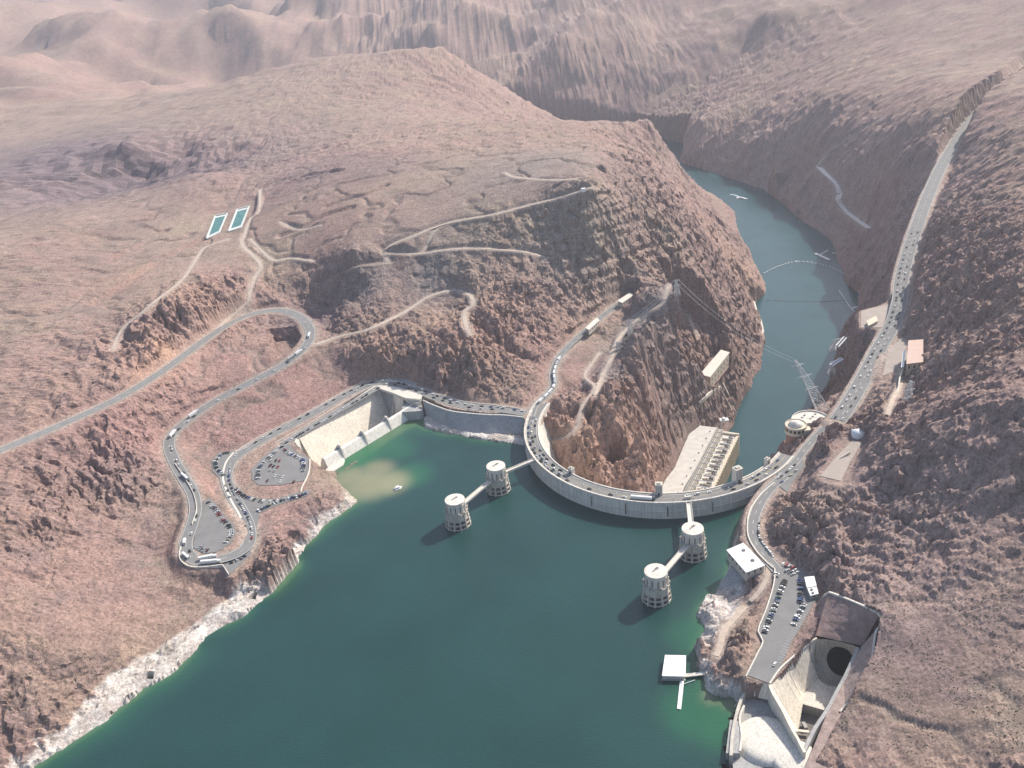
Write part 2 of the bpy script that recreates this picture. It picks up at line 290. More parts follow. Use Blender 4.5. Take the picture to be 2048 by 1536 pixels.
# relief is worked out on the smooth base, then detail is laid over it
Hb = base_h(X, Y).reshape(X.shape)
def grad(H):
    gy, gx = np.gradient(H, GY, GX); return gx, gy
def blur(H, k):
    for _ in range(k):
        H = (np.roll(H, 1, 0)+H*2+np.roll(H, -1, 0))/4; H = (np.roll(H, 1, 1)+H*2+np.roll(H, -1, 1))/4
    return H
gx, gy = grad(blur(Hb, 3)); slope = np.hypot(gx, gy)
def dist_poly(poly, x, y):
    """signed distance to a polygon, negative inside"""
    d = np.full(x.shape, 1e9); ins = np.zeros(x.shape, bool); k = len(poly)
    for i in range(k):
        a = poly[i]; b = poly[(i+1) % k]; e = (b[0]-a[0], b[1]-a[1]); L2 = e[0]**2+e[1]**2+1e-9
        t = np.clip(((x-a[0])*e[0]+(y-a[1])*e[1])/L2, 0, 1)
        d = np.minimum(d, np.hypot(x-a[0]-t*e[0], y-a[1]-t*e[1]))
        if abs(e[1]) > 1e-9:
            c = ((a[1] > y) != (b[1] > y)) & (x < e[0]*(y-a[1])/e[1]+a[0]); ins ^= c
    return np.where(ins, -d, d)
def dist_line(pts, x, y):
    """distance to a polyline and the level of its nearest point"""
    d = np.full(x.shape, 1e9); z = np.zeros(x.shape)
    for i in range(len(pts)-1):
        a = pts[i]; b = pts[i+1]; e = (b[0]-a[0], b[1]-a[1]); L2 = e[0]**2+e[1]**2+1e-9
        t = np.clip(((x-a[0])*e[0]+(y-a[1])*e[1])/L2, 0, 1); q = np.hypot(x-a[0]-t*e[0], y-a[1]-t*e[1])
        m_ = q < d; d = np.where(m_, q, d); z = np.where(m_, a[2]+(b[2]-a[2])*t, z)
    return d, z
def window(pts, mrg):
    xs = [p[0] for p in pts]; ys = [p[1] for p in pts]
    i0, i1 = np.searchsorted(GX, min(xs)-mrg), np.searchsorted(GX, max(xs)+mrg); j0, j1 = np.searchsorted(GY, min(ys)-mrg), np.searchsorted(GY, max(ys)+mrg)
    return slice(j0, j1), slice(i0, i1)
def smooth_line(pts, step=4.0):
    """Catmull-Rom through the points, resampled"""
    p = [np.array(q, float) for q in pts]; p = [2*p[0]-p[1]]+p+[2*p[-1]-p[-2]]; out = []
    for i in range(1, len(p)-2):
        L = np.linalg.norm(p[i+1][:2]-p[i][:2]); k = max(1, int(L/step))
        for j in range(k):
            t = j/k; out.append(.5*((2*p[i])+(-p[i-1]+p[i+1])*t+(2*p[i-1]-5*p[i]+4*p[i+1]-p[i+2])*t*t+(-p[i-1]+3*p[i]-3*p[i+1]+p[i+2])*t**3))
    out.append(p[-2]); return out
# where the ground is smooth (cut slopes, wash, flats) instead of rocky: pixel, pixel, level, radius m, strength
SMOOTH = [(260, 1150, 20, 70, .6), (300, 1050, 20, 60, .5), (150, 1250, 40, 100, .6), (260, 1280, 20, 60, .5), (1800, 1150, 55, 90, .3), (520, 820, 25, 60, .9), (600, 780, 30, 60, .9), (660, 740, 30, 45, .8), (400, 920, 25, 45, .8), (430, 970, 22, 40, .8), (440, 1010, 22, 40, .8), (350, 820, 50, 55, .6), (430, 740, 60, 60, .6), (500, 700, 65, 60, .6), (560, 990, 17, 40, .7), (580, 1050, 12, 35, .5),
 (300, 450, 115, 160, .8), (560, 450, 120, 160, .75), (700, 400, 146, 200, .7), (900, 400, 150, 200, .6), (800, 500, 122, 90, .6), (250, 580, 105, 120, .6), (460, 500, 104, 70, .8), (1140, 740, 18, 45, .9), (1180, 700, 22, 45, .9), (1000, 370, 160, 200, .5), (1120, 350, 172, 120, .6),
 (1660, 940, 46, 35, .9), (1780, 720, 36, 40, .8), (1750, 635, 36, 50, .9), (1830, 1250, 58, 60, .7), (1780, 1350, 38, 50, .6), (1830, 1400, 40, 60, .7), (720, 980, -1, 60, 1), (1470, 1240, 8, 25, .6)]
rough = np.ones_like(Hb)
for a, b, z, r, st in SMOOTH:
    q = un(a, b, z); rough *= 1-st*np.exp(-((X-q[0])**2+(Y-q[1])**2)/(r*r))
ROUGH = [(300, 330, 70, 230), (150, 350, 80, 230), (420, 305, 90, 150), (330, 620, 105, 50), (400, 590, 105, 60), (450, 560, 100, 50), (280, 690, 95, 45), (1150, 680, 45, 40), (1000, 480, 110, 70), (1150, 450, 125, 80), (1280, 450, 90, 90), (1400, 500, 20, 100), (1430, 650, -40, 90), (1220, 880, -5, 80), (900, 700, 50, 60), (750, 660, 60, 60), (980, 640, 60, 60), (700, 570, 75, 50), (900, 540, 95, 60), (1650, 1060, 45, 90), (1780, 950, 90, 90), (1750, 1100, 68, 80), (1700, 900, 55, 50), (600, 1130, 8, 40), (650, 1010, 10, 30), (230, 960, 46, 40), (1440, 1290, 5, 25)]
add = np.zeros_like(Hb)
for a, b, z, r in ROUGH:
    q = un(a, b, z); add = np.maximum(add, np.exp(-((X-q[0])**2+(Y-q[1])**2)/(r*r)))
sl_ = np.clip(slope/.75, 0, 1)
rk = np.clip((.16+.80*sl_+.60*add)*rough*(1-.45*np.clip((X-230)/120, 0, 1)*(Y < 780)), 0, 1.3)          # rockiness
wx = X+fbm(X, Y, 45, 3, 5)*16; wy = Y+fbm(X, Y, 45, 3, 9)*16
jx_ = fbm(X, Y, 110, 3, 501)*.9*slope; jy_ = fbm(X, Y, 110, 3, 505)*.9*slope
e1 = erosion(wx, wy, gx+jx_, gy+jy_, 62, 11); H = Hb+e1*rk*5+fbm(wx*.9-wy*.4, wx*.4+wy*1.1, 75, 5, 19, .55, True)*rk*7
g1 = grad(H); e2 = erosion(wx, wy, blur(g1[0], 2)+jx_, blur(g1[1], 2)+jy_, 27, 23); H = H+e2*rk*3.6*(1-.5*np.clip((slope-.7)/.5, 0, 1))
rd1 = fbm(wx*.8+wy*.6, -wx*.5+wy, 26, 5, 31, .55, True); H = H+rd1*rk*4.0
rd2 = fbm(wx, wy*1.6, 9, 3, 61, .6, True); near = np.clip((2200-Y)/1200, 0, 1)
ux = X*.83+Y*.55+fbm(X, Y, 20, 3, 401)*7; uy = (-X*.55+Y*.83)*.55+fbm(X, Y, 20, 3, 405)*7
step_ = np.gradient(GY)[:, None]*np.ones_like(X); step_ = np.maximum(step_, np.gradient(GX)[None, :]); rockn = np.zeros_like(H)
for sc_, am_, sd_ in ((34, 4.0, 431), (17, 4.4, 411), (9, 4.2, 421), (5, 1.8, 427)):
    f1, f2, hv = worley(ux, uy, sc_, sd_); rockn = rockn+((hv-.5)*1.6-np.clip(1-(f2-f1)*4.5, 0, 1)*.8+.25*(1-f1))*am_*np.clip((sc_/3.2-step_)/(sc_*.08), 0, 1)
H = H+rockn*np.clip(rk*1.1-.10, 0, 1)*(.55+.9*np.clip(fbm(X, Y, 70, 3, 441)+.35, 0, 1))
wash = 1-np.abs(fbm(X+Y*.5, Y-X*.3, 170, 4, 601)); H = H-np.clip((wash-.93)/.07, 0, 1)*3.0*np.clip(1.1-rk*2, 0, 1)*(Hb > 20)
stp = np.clip((slope-.45)/.5, 0, 1)*np.clip(rk, 0, 1); H = H+np.sin((H+.16*X-.1*Y+fbm(X, Y, 60, 4, 651)*14)*2*np.pi/12.5)*1.9*stp*near+np.sin((H-.1*X+.2*Y+fbm(X, Y, 35, 3, 655)*9)*2*np.pi/6.1)*.85*stp*near
H = H+rd2*rk*2.6*near+fbm(wx+wy*.4, wy-wx*.3, 16, 3, 67, .6, True)*rk*2.4*near+fbm(X, Y, 30, 4, 41)*1.2*rough+fbm(X, Y, 150, 4, 71)*5*np.clip(rk, .2, 1)
far = np.clip((Y-2600)/2500, 0, 1)+np.clip((np.abs(X)-900)/2500, 0, 1)*np.clip((Y-600)/1500, 0, 1); far = np.clip(far, 0, 1)
H = H+far*(fbm(X, Y, 1500, 7, 81, .5, True)*230+fbm(X, Y, 420, 5, 88, .55, True)*60)*np.clip((H-RIV)/120, 0, 1)
# keep the shores where they are
nz = np.exp(-((Hb)/6.0)**2)*(Y < 1300); H = H*(1-nz*.3)+Hb*nz*.3
lowr = np.clip((Hb-RIV)/14, 0, 1); H = np.where(Hb < RIV+14, Hb+(H-Hb)*lowr, H); H = np.where((Hb > RIV+5), np.maximum(H, RIV+1), H)
RIVL = [(1320,324),(1383,358),(1405,388),(1444,407),(1469,424),(1473,449),(1481,473),(1493,498),(1508,525),(1517,544),(1528,560),(1532,583),(1508,607),(1511,625),(1523,654),(1530,680),(1524,708),(1521,739),(1508,752),(1502,774),(1484,800),(1473,825),(1466,853)]
RIVR = [(1357,324),(1394,334),(1445,351),(1481,363),(1530,380),(1555,398),(1584,424),(1611,446),(1640,463),(1662,482),(1672,502),(1674,520),(1686,541),(1690,563),(1718,588),(1716,610),(1713,627),(1701,641),(1684,659),(1678,683),(1674,708),(1662,739),(1662,774),(1658,790)]
rpoly = W(RIVL, RIV)+[(250, 1060), (200, 960), (160, 900), (250, 880), (290, 895), (330, 965), (375, 1040), (405, 1110)]+W(RIVR[::-1], RIV)+[(600, 2700), (430, 3000), (200, 3300), (-180, 3560), (-700, 3680), (-700, 3540), (-260, 3430), (100, 3160), (300, 2900)]
jit = fbm(X, Y, 18, 3, 201)*3.5+fbm(X, Y, 6, 2, 207)*1.2
dr_ = dist_poly(rpoly, X, Y)+jit*np.clip((Y-1000)/300, 0, 1)
H = np.where(dr_ < 0, np.minimum(H, RIV+dr_*.8-.5), np.maximum(H, RIV+.4+np.minimum(dr_*1.1, 30)))
SHORE = [(-500,1800),(-100,1640),(50,1545),(130,1495),(217,1440),(250,1408),(290,1378),(340,1352),(370,1325),(400,1290),(430,1262),(475,1238),(500,1222),(540,1190),(600,1120),(612,1090),(650,1050),(700,1015),(716,1003),(690,985),(668,965),(672,948),(690,940),(848,835),(850,855),(900,868),(950,878),(1000,885),(1050,892)]
SHORE_R = [(1530,985),(1509,1015),(1484,1042),(1476,1065),(1478,1085),(1465,1125),(1432,1185),(1413,1195),(1402,1211),(1392,1230),(1402,1244),(1406,1265),(1397,1274),(1388,1293),(1397,1314),(1397,1338),(1411,1356),(1411,1375),(1430,1389),(1450,1394),(1468,1388),(1484,1388),(1462,1424),(1440,1560)]
lpoly = W(SHORE, 0)+[(60, 860), (160, 800), (250, 790)]+W(SHORE_R, 0)+[(250, 100), (900, -900), (-2500, -900), (-2500, 100)]
dl_ = dist_poly(lpoly, X, Y); jm = np.clip((np.hypot(X-DC[0], Y-DC[1])-190)/40, 0, 1); dl_ = dl_+jit*jm*.8
lake_m = (Y < 1120)
inl = lake_m & (dl_ < 0); outl = lake_m & (dl_ >= 0) & (dl_ < 14) & (Hb > -20) & (np.hypot(X-DC[0], Y-DC[1]) > DR-2)
H = np.where(inl, np.minimum(np.minimum(H, Hb), dl_*.55-.3), H)
H = np.where(outl, np.maximum(H, .3+dl_*.45), H)
H = np.where(lake_m & (dl_ >= 14) & (Hb > -20) & (np.hypot(X-DC[0], Y-DC[1]) > DR+4), np.maximum(H, 2.5+rockn*.25), H)
q = un(745, 965, 0); sh = np.exp(-(((X-q[0])/34)**2+((Y-q[1])/30)**2)**2); H = np.where(inl, np.maximum(H, -1.0-9*(1-sh)-60*(sh < .05)), H)
bed = H.copy()
paved = np.zeros_like(H)
roads3 = {}
def carve_line(pts3, half, blend, off, key=None, soft=None):
    sl2 = window(pts3, half+blend+4); x, y = X[sl2], Y[sl2]; d, z = dist_line(pts3, x, y)
    t = np.clip((d-half)/blend, 0, 1); t = t*t*(3-2*t); h = H[sl2]; H[sl2] = (z+off)*(1-t)+h*t
    paved[sl2] = np.maximum(paved[sl2], 1-np.clip((d-half+1)/2, 0, 1))
def road_pts(rd, step=5): return smooth_line([un(*q) for q in rd], step)
WID = {'main': 6.7, 'low': 4.8, 'az': 4.6, 'nvlot': 5.5, 'link': 4.5, 'nv': 9.5}
for key, rd in (('main', ROAD_MAIN), ('low', ROAD_LOW), ('az', ROAD_AZ), ('nvlot', ROAD_NVLOT), ('link', ROAD_LINK), ('nv', ROAD_NV)):
    roads3[key] = road_pts(rd); carve_line(roads3[key], WID[key]+2.5, {'nv': 9, 'link': 3}.get(key, 12), -.35)
for nme, z, poly in PADS:
    pw = W(poly, z); sl2 = window(pw, 26); x, y = X[sl2], Y[sl2]; d = dist_poly(pw, x, y)
    t = np.clip((d-2.5)/12, 0, 1); t = t*t*(3-2*t); H[sl2] = (z-.4)*(1-t)+H[sl2]*t
    paved[sl2] = np.maximum(paved[sl2], 1-np.clip(d/2+.5, 0, 1))
pw = W([(547, 668), (588, 662), (598, 680), (578, 702), (549, 718)], 50); sl2 = window(pw, 10); d = dist_poly(pw, X[sl2], Y[sl2]); H[sl2] = np.minimum(H[sl2], 39+np.maximum(d+2, 0)*2.6)
# the spillway basins are dug out of the ground
AZB = [un(588, 880, 18)[:2], un(598, 868, 18)[:2], un(756, 765, 18)[:2], un(800, 768, 18)[:2], un(836, 800, 14)[:2], un(845, 828, 6)[:2], un(668, 946, 2)[:2], un(625, 925, 15)[:2]]
NVB = [un(1542, 1370, 18)[:2], un(1632, 1277, 18)[:2], un(1648, 1186, 30)[:2], un(1762, 1226, 42)[:2], un(1748, 1300, 30)[:2], un(1690, 1420, 12)[:2], un(1620, 1530, 12)[:2], un(1440, 1560, 4)[:2], un(1462, 1424, 0)[:2], un(1490, 1374, 14)[:2]]
for pw, zz, bl in ((AZB, -26, 2.2), (NVB, -45, 2.2), (W([(640, 958), (657, 936), (845, 822), (852, 836), (700, 930), (680, 945)], 0), -4, 1.5)):
    sl2 = window(pw, 12); x, y = X[sl2], Y[sl2]; d = dist_poly(pw, x, y)
    t = np.clip((d+.3)/bl, 0, 1); H[sl2] = np.where(d < 0, np.minimum(H[sl2], zz), H[sl2])*(1-t)+H[sl2]*t
VALVE = W([(1401, 749), (1421, 754), (1458, 707), (1441, 702)], -84)
ROOF_PH = W([(1318, 1010), (1322, 978), (1332, 958), (1349, 936), (1364, 900), (1378, 868), (1400, 851), (1484, 878), (1410, 990), (1400, 1020)], -124)
for pw, zz, k_ in ((VALVE, -104, .9), (ROOF_PH, -127, 2.2)):
    sl2 = window(pw, 40); d = dist_poly(pw, X[sl2], Y[sl2]); H[sl2] = np.minimum(H[sl2], zz+np.maximum(d-2, 0)*k_*1.6*(1+.35*fbm(X[sl2], Y[sl2], 30, 3, 611))+np.clip(d/6-.5, 0, 1)*(rockn[sl2]*1.2+fbm(X[sl2], Y[sl2], 14, 4, 613, .6, True)*3))
pw = W([(848, 812), (900, 836), (975, 845), (1046, 846), (1046, 884), (950, 872), (850, 850)], 6); sl2 = window(pw, 8); d = dist_poly(pw, X[sl2], Y[sl2]); H[sl2] = np.where(d < 1, np.minimum(H[sl2], 3.0+fbm(X[sl2], Y[sl2], 14, 3, 671)*1.5), H[sl2])
Rr_ = np.hypot(X-DC[0], Y-DC[1]); An_ = np.degrees(np.arctan2(Y-DC[1], X-DC[0])) % 360
zf_ = np.interp(Rr_, [36, 52, 80, 102, 120, 130, 135, 137], [-172, -140, -100, -65, -35, -12, 3, 17]); Rb_ = np.interp(An_, [0, 158, 172, 200, 222, 240, 290, 320, 360], [134, 133, 118, 112, 118, 129, 110, 136, 136])
zb_ = np.interp(Rb_, [102, 120, 130, 135, 137], [-65, -35, -12, 3, 17])
zb_ = np.interp(Rb_, [80, 102, 120, 130, 135, 137], [-100, -65, -35, -12, 3, 17]); cap_ = np.where(Rr_ > Rb_, zf_-3, zb_-3+np.maximum(Rb_-Rr_, 0)*1.7*(1+.4*fbm(X, Y, 26, 3, 621))+np.clip((Rb_-Rr_)/5, 0, 1)*(rockn*1.1+fbm(X, Y, 14, 4, 623, .6, True)*2.5)); H = np.where((Rr_ < 137) & (An_ > 160) & (An_ < 320), np.minimum(H, cap_), H)
# under the dam's crest road and towers
def zat(x, y):
    i = np.clip(np.searchsorted(GX, x)-1, 0, NXg-2); j = np.clip(np.searchsorted(GY, y)-1, 0, NYg-2)
    u = (x-GX[i])/(GX[i+1]-GX[i]); v = (y-GY[j])/(GY[j+1]-GY[j])
    return (H[j, i]*(1-u)+H[j, i+1]*u)*(1-v)+(H[j+1, i]*(1-u)+H[j+1, i+1]*u)*v
def hit(px, py, zmin=-400):
    """the ground point that this pixel of the photograph shows"""
    d = Fw*FPX+Rw*(px-1024)-Uw*(py-768); d /= np.linalg.norm(d); t = 350.; prev = t
    while t < 12000:
        p_ = np.array([0, 0, CH])+d*t
        if p_[2] < max(zat(p_[0], p_[1]), zmin):
            a, b = prev, t
            for _ in range(12):
                c_ = (a+b)/2; p_ = np.array([0, 0, CH])+d*c_
                if p_[2] < max(zat(p_[0], p_[1]), zmin): b = c_
                else: a = c_
            return p_
        prev = t; t += 4
    return p_
for pl in ([(190, 605), (217, 590), (262, 560), (320, 520), (375, 492), (410, 476)], [(655, 412), (690, 398), (730, 388), (770, 370)], [(560, 470), (600, 455), (650, 430), (700, 415)], [(520, 400), (560, 372), (620, 350), (680, 340)], [(217, 520), (260, 500), (330, 460)], [(640, 560), (700, 530), (760, 520)]):
    carve_line(smooth_line([hit(a, b) for a, b in pl], 6), 2.5, 9, -4.5)
paved *= 1
# dirt tracks follow the ground
TRACKS = {
 'pond_track': ([(483, 476), (486, 492), (505, 510), (522, 532), (510, 555), (500, 580), (497, 600), (478, 622), (455, 640), (428, 664)], 3.6),
 'plateau_track': ([(625, 522), (580, 516), (545, 520), (500, 478)], 2.6),
 'west_track': ([(458, 478), (425, 488), (405, 500), (385, 530), (362, 562), (300, 610), (245, 660), (225, 700)], 2.4),
 'upper_track': ([(1180, 375), (1120, 395), (1060, 410), (980, 430), (900, 445), (830, 470), (768, 497), (772, 508), (775, 525)], 3.4),
 'cliff_track': ([(772, 506), (840, 508), (880, 500), (950, 496), (1010, 500), (1060, 503), (1090, 515)], 2.6),
 'branch_track': ([(845, 503), (852, 485), (868, 465), (885, 450)], 2.2),
 'loop_track': ([(632, 688), (680, 675), (740, 655), (800, 630), (850, 598), (880, 584), (915, 580), (940, 590), (945, 608), (930, 625), (932, 650), (940, 668)], 3.4),
 'ridge_track': ([(1150, 358), (1100, 360), (1030, 354), (1010, 345)], 2.4),
 'wash_track': ([(1338, 570), (1325, 600), (1300, 625), (1270, 645), (1240, 675), (1222, 715), (1205, 755), (1190, 790)], 3.2),
 'ridge_wash_track': ([(1352, 580), (1358, 610), (1375, 640), (1395, 670)], 2.2),
 'abutment_track': ([(1200, 705), (1170, 750), (1190, 775), (1165, 810), (1155, 850), (1135, 872), (1108, 878)], 2.0),
 'river_track': ([(1636, 332), (1655, 350), (1672, 365), (1680, 385), (1676, 400), (1690, 420), (1715, 440), (1738, 456)], 7.5),
 'rim_track': ([(1760, 240), (1700, 275), (1650, 310), (1636, 332)], 4.0),
 'cove_track': ([(1500, 1202), (1520, 1180), (1535, 1150), (1538, 1120)], 2.6),
 'peninsula_track': ([(1490, 1212), (1470, 1235), (1448, 1262), (1440, 1290), (1432, 1312)], 3.2),
 'nevada_track': ([(1800, 735), (1800, 770), (1785, 800), (1775, 830)], 3.0),
 'hill_track': ([(520, 380), (518, 420), (500, 440), (487, 476)], 2.4),
 'bench_track': ([(560, 445), (600, 460), (640, 450)], 2.0)}
tracks3 = {}
for k_, (pl, hw) in TRACKS.items():
    hw *= .78; pts = smooth_line([hit(a, b) for a, b in pl], 6)
    zs = np.array([p_[2] for p_ in pts])
    for _ in range(10): zs[1:-1] = (zs[:-2]+2*zs[1:-1]+zs[2:])/4
    pts = [np.array([p_[0], p_[1], z]) for p_, z in zip(pts, zs)]
    tracks3[k_] = (pts, hw)
    carve_line(pts, hw+1.0, 6, -.3)
# ------------------------------------------------------------------ ground colour (rock tones, with some light and shade put into them)
def blobs(L):
    o = np.zeros_like(H)
    for a, b, z, r, st in L:
        q = un(a, b, z); o = np.maximum(o, st*np.exp(-((X-q[0])**2+(Y-q[1])**2)/(r*r)))
    return o
def mixc(c, col, t): return c*(1-t[..., None])+np.array(col)*t[..., None]
gx, gy = grad(H); sl3 = np.clip(np.hypot(gx, gy), 0, 3)
nA = fbm(X, Y, 130, 5, 101)*.5+.5; nB = fbm(X, Y, 40, 5, 111)*.5+.5; nC = fbm(wx, wy, 14, 4, 121)*.5+.5
col = np.zeros(H.shape+(3,)); col[:] = (.330, .225, .190)
col = mixc(col, (.36, .27, .20), np.clip((nA-.45)*3, 0, .8))
col = mixc(col, (.25, .185, .175), np.clip((nB-.5)*2.6, 0, .75))
col = mixc(col, (.37, .30, .235), np.clip((.32-sl3)*2.2, 0, .55)*(nC > .2))
col = mixc(col, (.29, .21, .185), np.clip((sl3-.75)*.9, 0, .6))
col = mixc(col, (.40, .275, .21), np.clip((nC-.58)*4, 0, .6)*np.clip(rk, 0, 1))
pink = blobs([(520, 820, 25, 70, .8), (600, 775, 32, 60, .8), (450, 870, 26, 50, .7), (380, 760, 62, 90, .6), (480, 700, 65, 70, .7), (430, 970, 22, 45, .6), (270, 860, 58, 70, .6), (1160, 740, 18, 60, .6), (1220, 930, -20, 80, .4), (560, 970, 17, 30, .6), (1620, 1250, 20, 30, .5), (560, 1040, 14, 30, .6), (600, 340, 140, 250, .35)])
col = mixc(col, (.385, .235, .205), pink)
orange = blobs([(1180, 900, -20, 60, .95), (1250, 930, -40, 50, .9), (1290, 880, -10, 40, .7), (1150, 860, -8, 40, .7), (330, 690, 92, 30, .9), (300, 720, 92, 30, .7), (250, 560, 105, 50, .3), (760, 700, 50, 40, .4), (900, 640, 60, 40, .5), (400, 590, 105, 60, .4), (1200, 900, -10, 80, .6), (1300, 800, 10, 60, .5), (960, 690, 50, 50, .5), (1130, 640, 40, 50, .4), (1170, 600, 52, 60, .4), (1530, 1030, 19, 22, .8), (1705, 560, -120, 40, .7), (1480, 500, -70, 80, .35), (1010, 600, 70, 60, .4)])  # orange rock, brightened inside the dam's arc in place of sunlight
col = mixc(col, (.48, .315, .225), orange)
grey = blobs([(870, 540, 95, 60, .7), (740, 560, 88, 50, .6), (1250, 700, 18, 35, .8), (1280, 650, 30, 35, .8), (1320, 610, 45, 30, .7), (1220, 760, 10, 25, .6), (1130, 480, 115, 80, .6), (1060, 340, 170, 150, .5), (900, 470, 130, 100, .4), (1380, 850, -110, 50, .4), (1400, 800, -100, 40, .4)])
col = mixc(col, (.26, .245, .225), grey)
purple = blobs([(200, 350, 90, 330, .8), (100, 320, 100, 300, .8), (620, 345, 138, 130, .5), (760, 325, 158, 90, .4), (1780, 950, 90, 120, .75), (1650, 1000, 50, 90, .5), (1800, 1100, 80, 100, .6), (1700, 1110, 50, 60, .45), (1500, 330, -100, 120, .6), (1620, 400, -100, 120, .6), (1780, 430, 10, 120, .7), (1780, 540, -20, 80, .6), (1720, 760, 0, 80, .5), (1830, 780, 40, 60, .6), (330, 330, 100, 300, .7), (250, 340, 100, 300, .7), (620, 640, 50, 50, .6), (600, 330, 135, 120, .4), (250, 960, 40, 45, .3), (1750, 620, 0, 60, .4), (640, 1040, 10, 20, .6), (1560, 900, -30, 40, .7)])  # mauve rock, plus the gully's shadow beside the upper loop painted in
col = mixc(col, (.385, .295, .265), purple*np.clip((X-150)/60, 0, 1)); col = mixc(col, (.19, .155, .175), purple*np.clip((150-X)/60, 0, 1))  # right bank tone lightened to offset its shade, darker mauve to the left
yel = blobs([(560, 490, 110, 45, .5), (960, 450, 135, 60, .45), (1330, 470, 75, 40, .45), (1040, 450, 135, 50, .5), (1180, 380, 180, 60, .4), (1640, 1010, 40, 30, .3), (1600, 390, -90, 60, .3), (1470, 1260, 8, 20, .5), (380, 450, 112, 60, .4)])
col = mixc(col, (.40, .345, .235), yel*np.clip(nC*1.6, 0, 1))
# pale band left by the lake where the water once stood
ringlvl = 8.6+fbm(X, Y, 22, 4, 141)*5+2.5*(X > 120)
ring = np.clip((ringlvl-H)/1.6, 0, 1)*(Y < 1000)*(H > -3.5)*np.clip((np.hypot(X-DC[0], Y-DC[1])-100)/20, 0, 1)
LAKE_SIDE = dist_poly([un(-800, 1300, 10)[:2], un(217, 1330, 16)[:2], un(380, 1230, 14)[:2], un(560, 1090, 16)[:2], un(640, 1000, 16)[:2], un(690, 975, 12)[:2], un(850, 815, 14)[:2], un(1000, 842, 12)[:2], un(1045, 850, 12)[:2], un(1300, 1100, 0)[:2], un(1505, 1060, 10)[:2], un(1490, 1180, 8)[:2], un(1470, 1240, 6)[:2], un(1440, 1290, 5)[:2], un(1480, 1345, 14)[:2], un(1490, 1375, 12)[:2], un(1440, 1700, 0)[:2], (-900, 100)], X, Y)
ring *= np.clip(-LAKE_SIDE/4+.5, 0, 1)
wl = .5+.5*np.sin(H*2*np.pi/2.3+fbm(X, Y, 12, 2, 661)*2); col = mixc(col, (.60, .56, .52), ring*(.50+.5*np.clip(nC*2.4-.7, 0, 1))*(.72+.28*wl))
shoal = blobs([(740, 965, -1.5, 34, 1), (780, 965, -1.5, 26, 1), (710, 960, -1, 22, 1)]); col = mixc(col, (.40, .34, .25), np.clip(shoal*1.5, 0, 1))
flat_ = np.clip(.5-sl3, 0, .5)*2; dk = np.clip((fbm(X, Y, 60, 5, 701)-.05)*3, 0, 1)*flat_*(Hb > 20)
col = mixc(col, (.20, .165, .145), dk*.55); col = mixc(col, (.23, .20, .165), np.clip((wash-.93)/.07, 0, 1)*.6*np.clip(1.1-rk*2, 0, 1))
gm = (.78+.17*np.clip(ring*1.5, 0, 1))[..., None]; col = col*gm*np.where(ring[..., None] > .3, 1, np.array([1.0, .965, .985]))
col *= (1+(fbm(X, Y, 7, 3, 151)*.26+fbm(X, Y, 300, 3, 161)*.12))[..., None]
trk = np.zeros_like(H)
for pts, hw in tracks3.values():
    s2 = window(pts, 14); d, _ = dist_line(pts, X[s2], Y[s2]); trk[s2] = np.maximum(trk[s2], np.exp(-(np.maximum(d-hw, 0)/3.0)**2)*.55)
for key in roads3:
    s2 = window(roads3[key], 20); d, _ = dist_line(roads3[key], X[s2], Y[s2]); trk[s2] = np.maximum(trk[s2], np.exp(-(np.maximum(d-WID[key]-1, 0)/3.0)**2)*.5)
col = mixc(col, (.40, .34, .29), trk)
col = np.clip(col, .03, .8)
# ------------------------------------------------------------------ terrain mesh
def grid_mesh(name, xs, ys, Z, colr=None, keep=None, shift=None):
    nx, ny = len(xs), len(ys); me = bpy.data.meshes.new(name)
    V = np.empty((ny, nx, 3), np.float32); V[..., 0] = xs[None]; V[..., 1] = ys[:, None]; V[..., 2] = Z
    if shift is not None: V[..., 0] += shift[0]; V[..., 1] += shift[1]
    idx = np.arange(nx*ny).reshape(ny, nx)
    q = np.stack([idx[:-1, :-1], idx[:-1, 1:], idx[1:, 1:], idx[1:, :-1]], -1)
    q = q[keep] if keep is not None else q.reshape(-1, 4)
    me.vertices.add(nx*ny); me.vertices.foreach_set('co', V.ravel())
    me.loops.add(q.size); me.loops.foreach_set('vertex_index', q.ravel().astype(np.int32))
    me.polygons.add(len(q)); me.polygons.foreach_set('loop_start', np.arange(0, q.size, 4, dtype=np.int32)); me.polygons.foreach_set('loop_total', np.full(len(q), 4, np.int32))
    me.polygons.foreach_set('use_smooth', np.ones(len(q), bool))
    if colr is not None:
        at = me.color_attributes.new('albedo', 'FLOAT_COLOR', 'POINT'); c4 = np.ones((nx*ny, 4), np.float32); c4[:, :3] = colr.reshape(-1, 3); at.data.foreach_set('color', c4.ravel())
    me.update(); me.validate(); return me
bp0 = un(1681, 1325, -8)[:2]; bd_ = np.array([.34, .78]); bd_ /= np.linalg.norm(bd_); qx = (X[:-1, :-1]+X[1:, 1:])/2-bp0[0]; qy = (Y[:-1, :-1]+Y[1:, 1:])/2-bp0[1]
ta = qx*bd_[0]+qy*bd_[1]; tp = np.abs(-qx*bd_[1]+qy*bd_[0]); hz_ = np.max([H[:-1, :-1], H[1:, :-1], H[:-1, 1:], H[1:, 1:]], 0)-np.min([H[:-1, :-1], H[1:, :-1], H[:-1, 1:], H[1:, 1:]], 0)
KEEPG = ~((ta > -5) & (ta < 40) & (tp < 14) & (hz_ > 12) & (np.abs(dist_poly(NVB, (X[:-1, :-1]+X[1:, 1:])/2, (Y[:-1, :-1]+Y[1:, 1:])/2)) < 3.5))          # the tunnel mouth is open
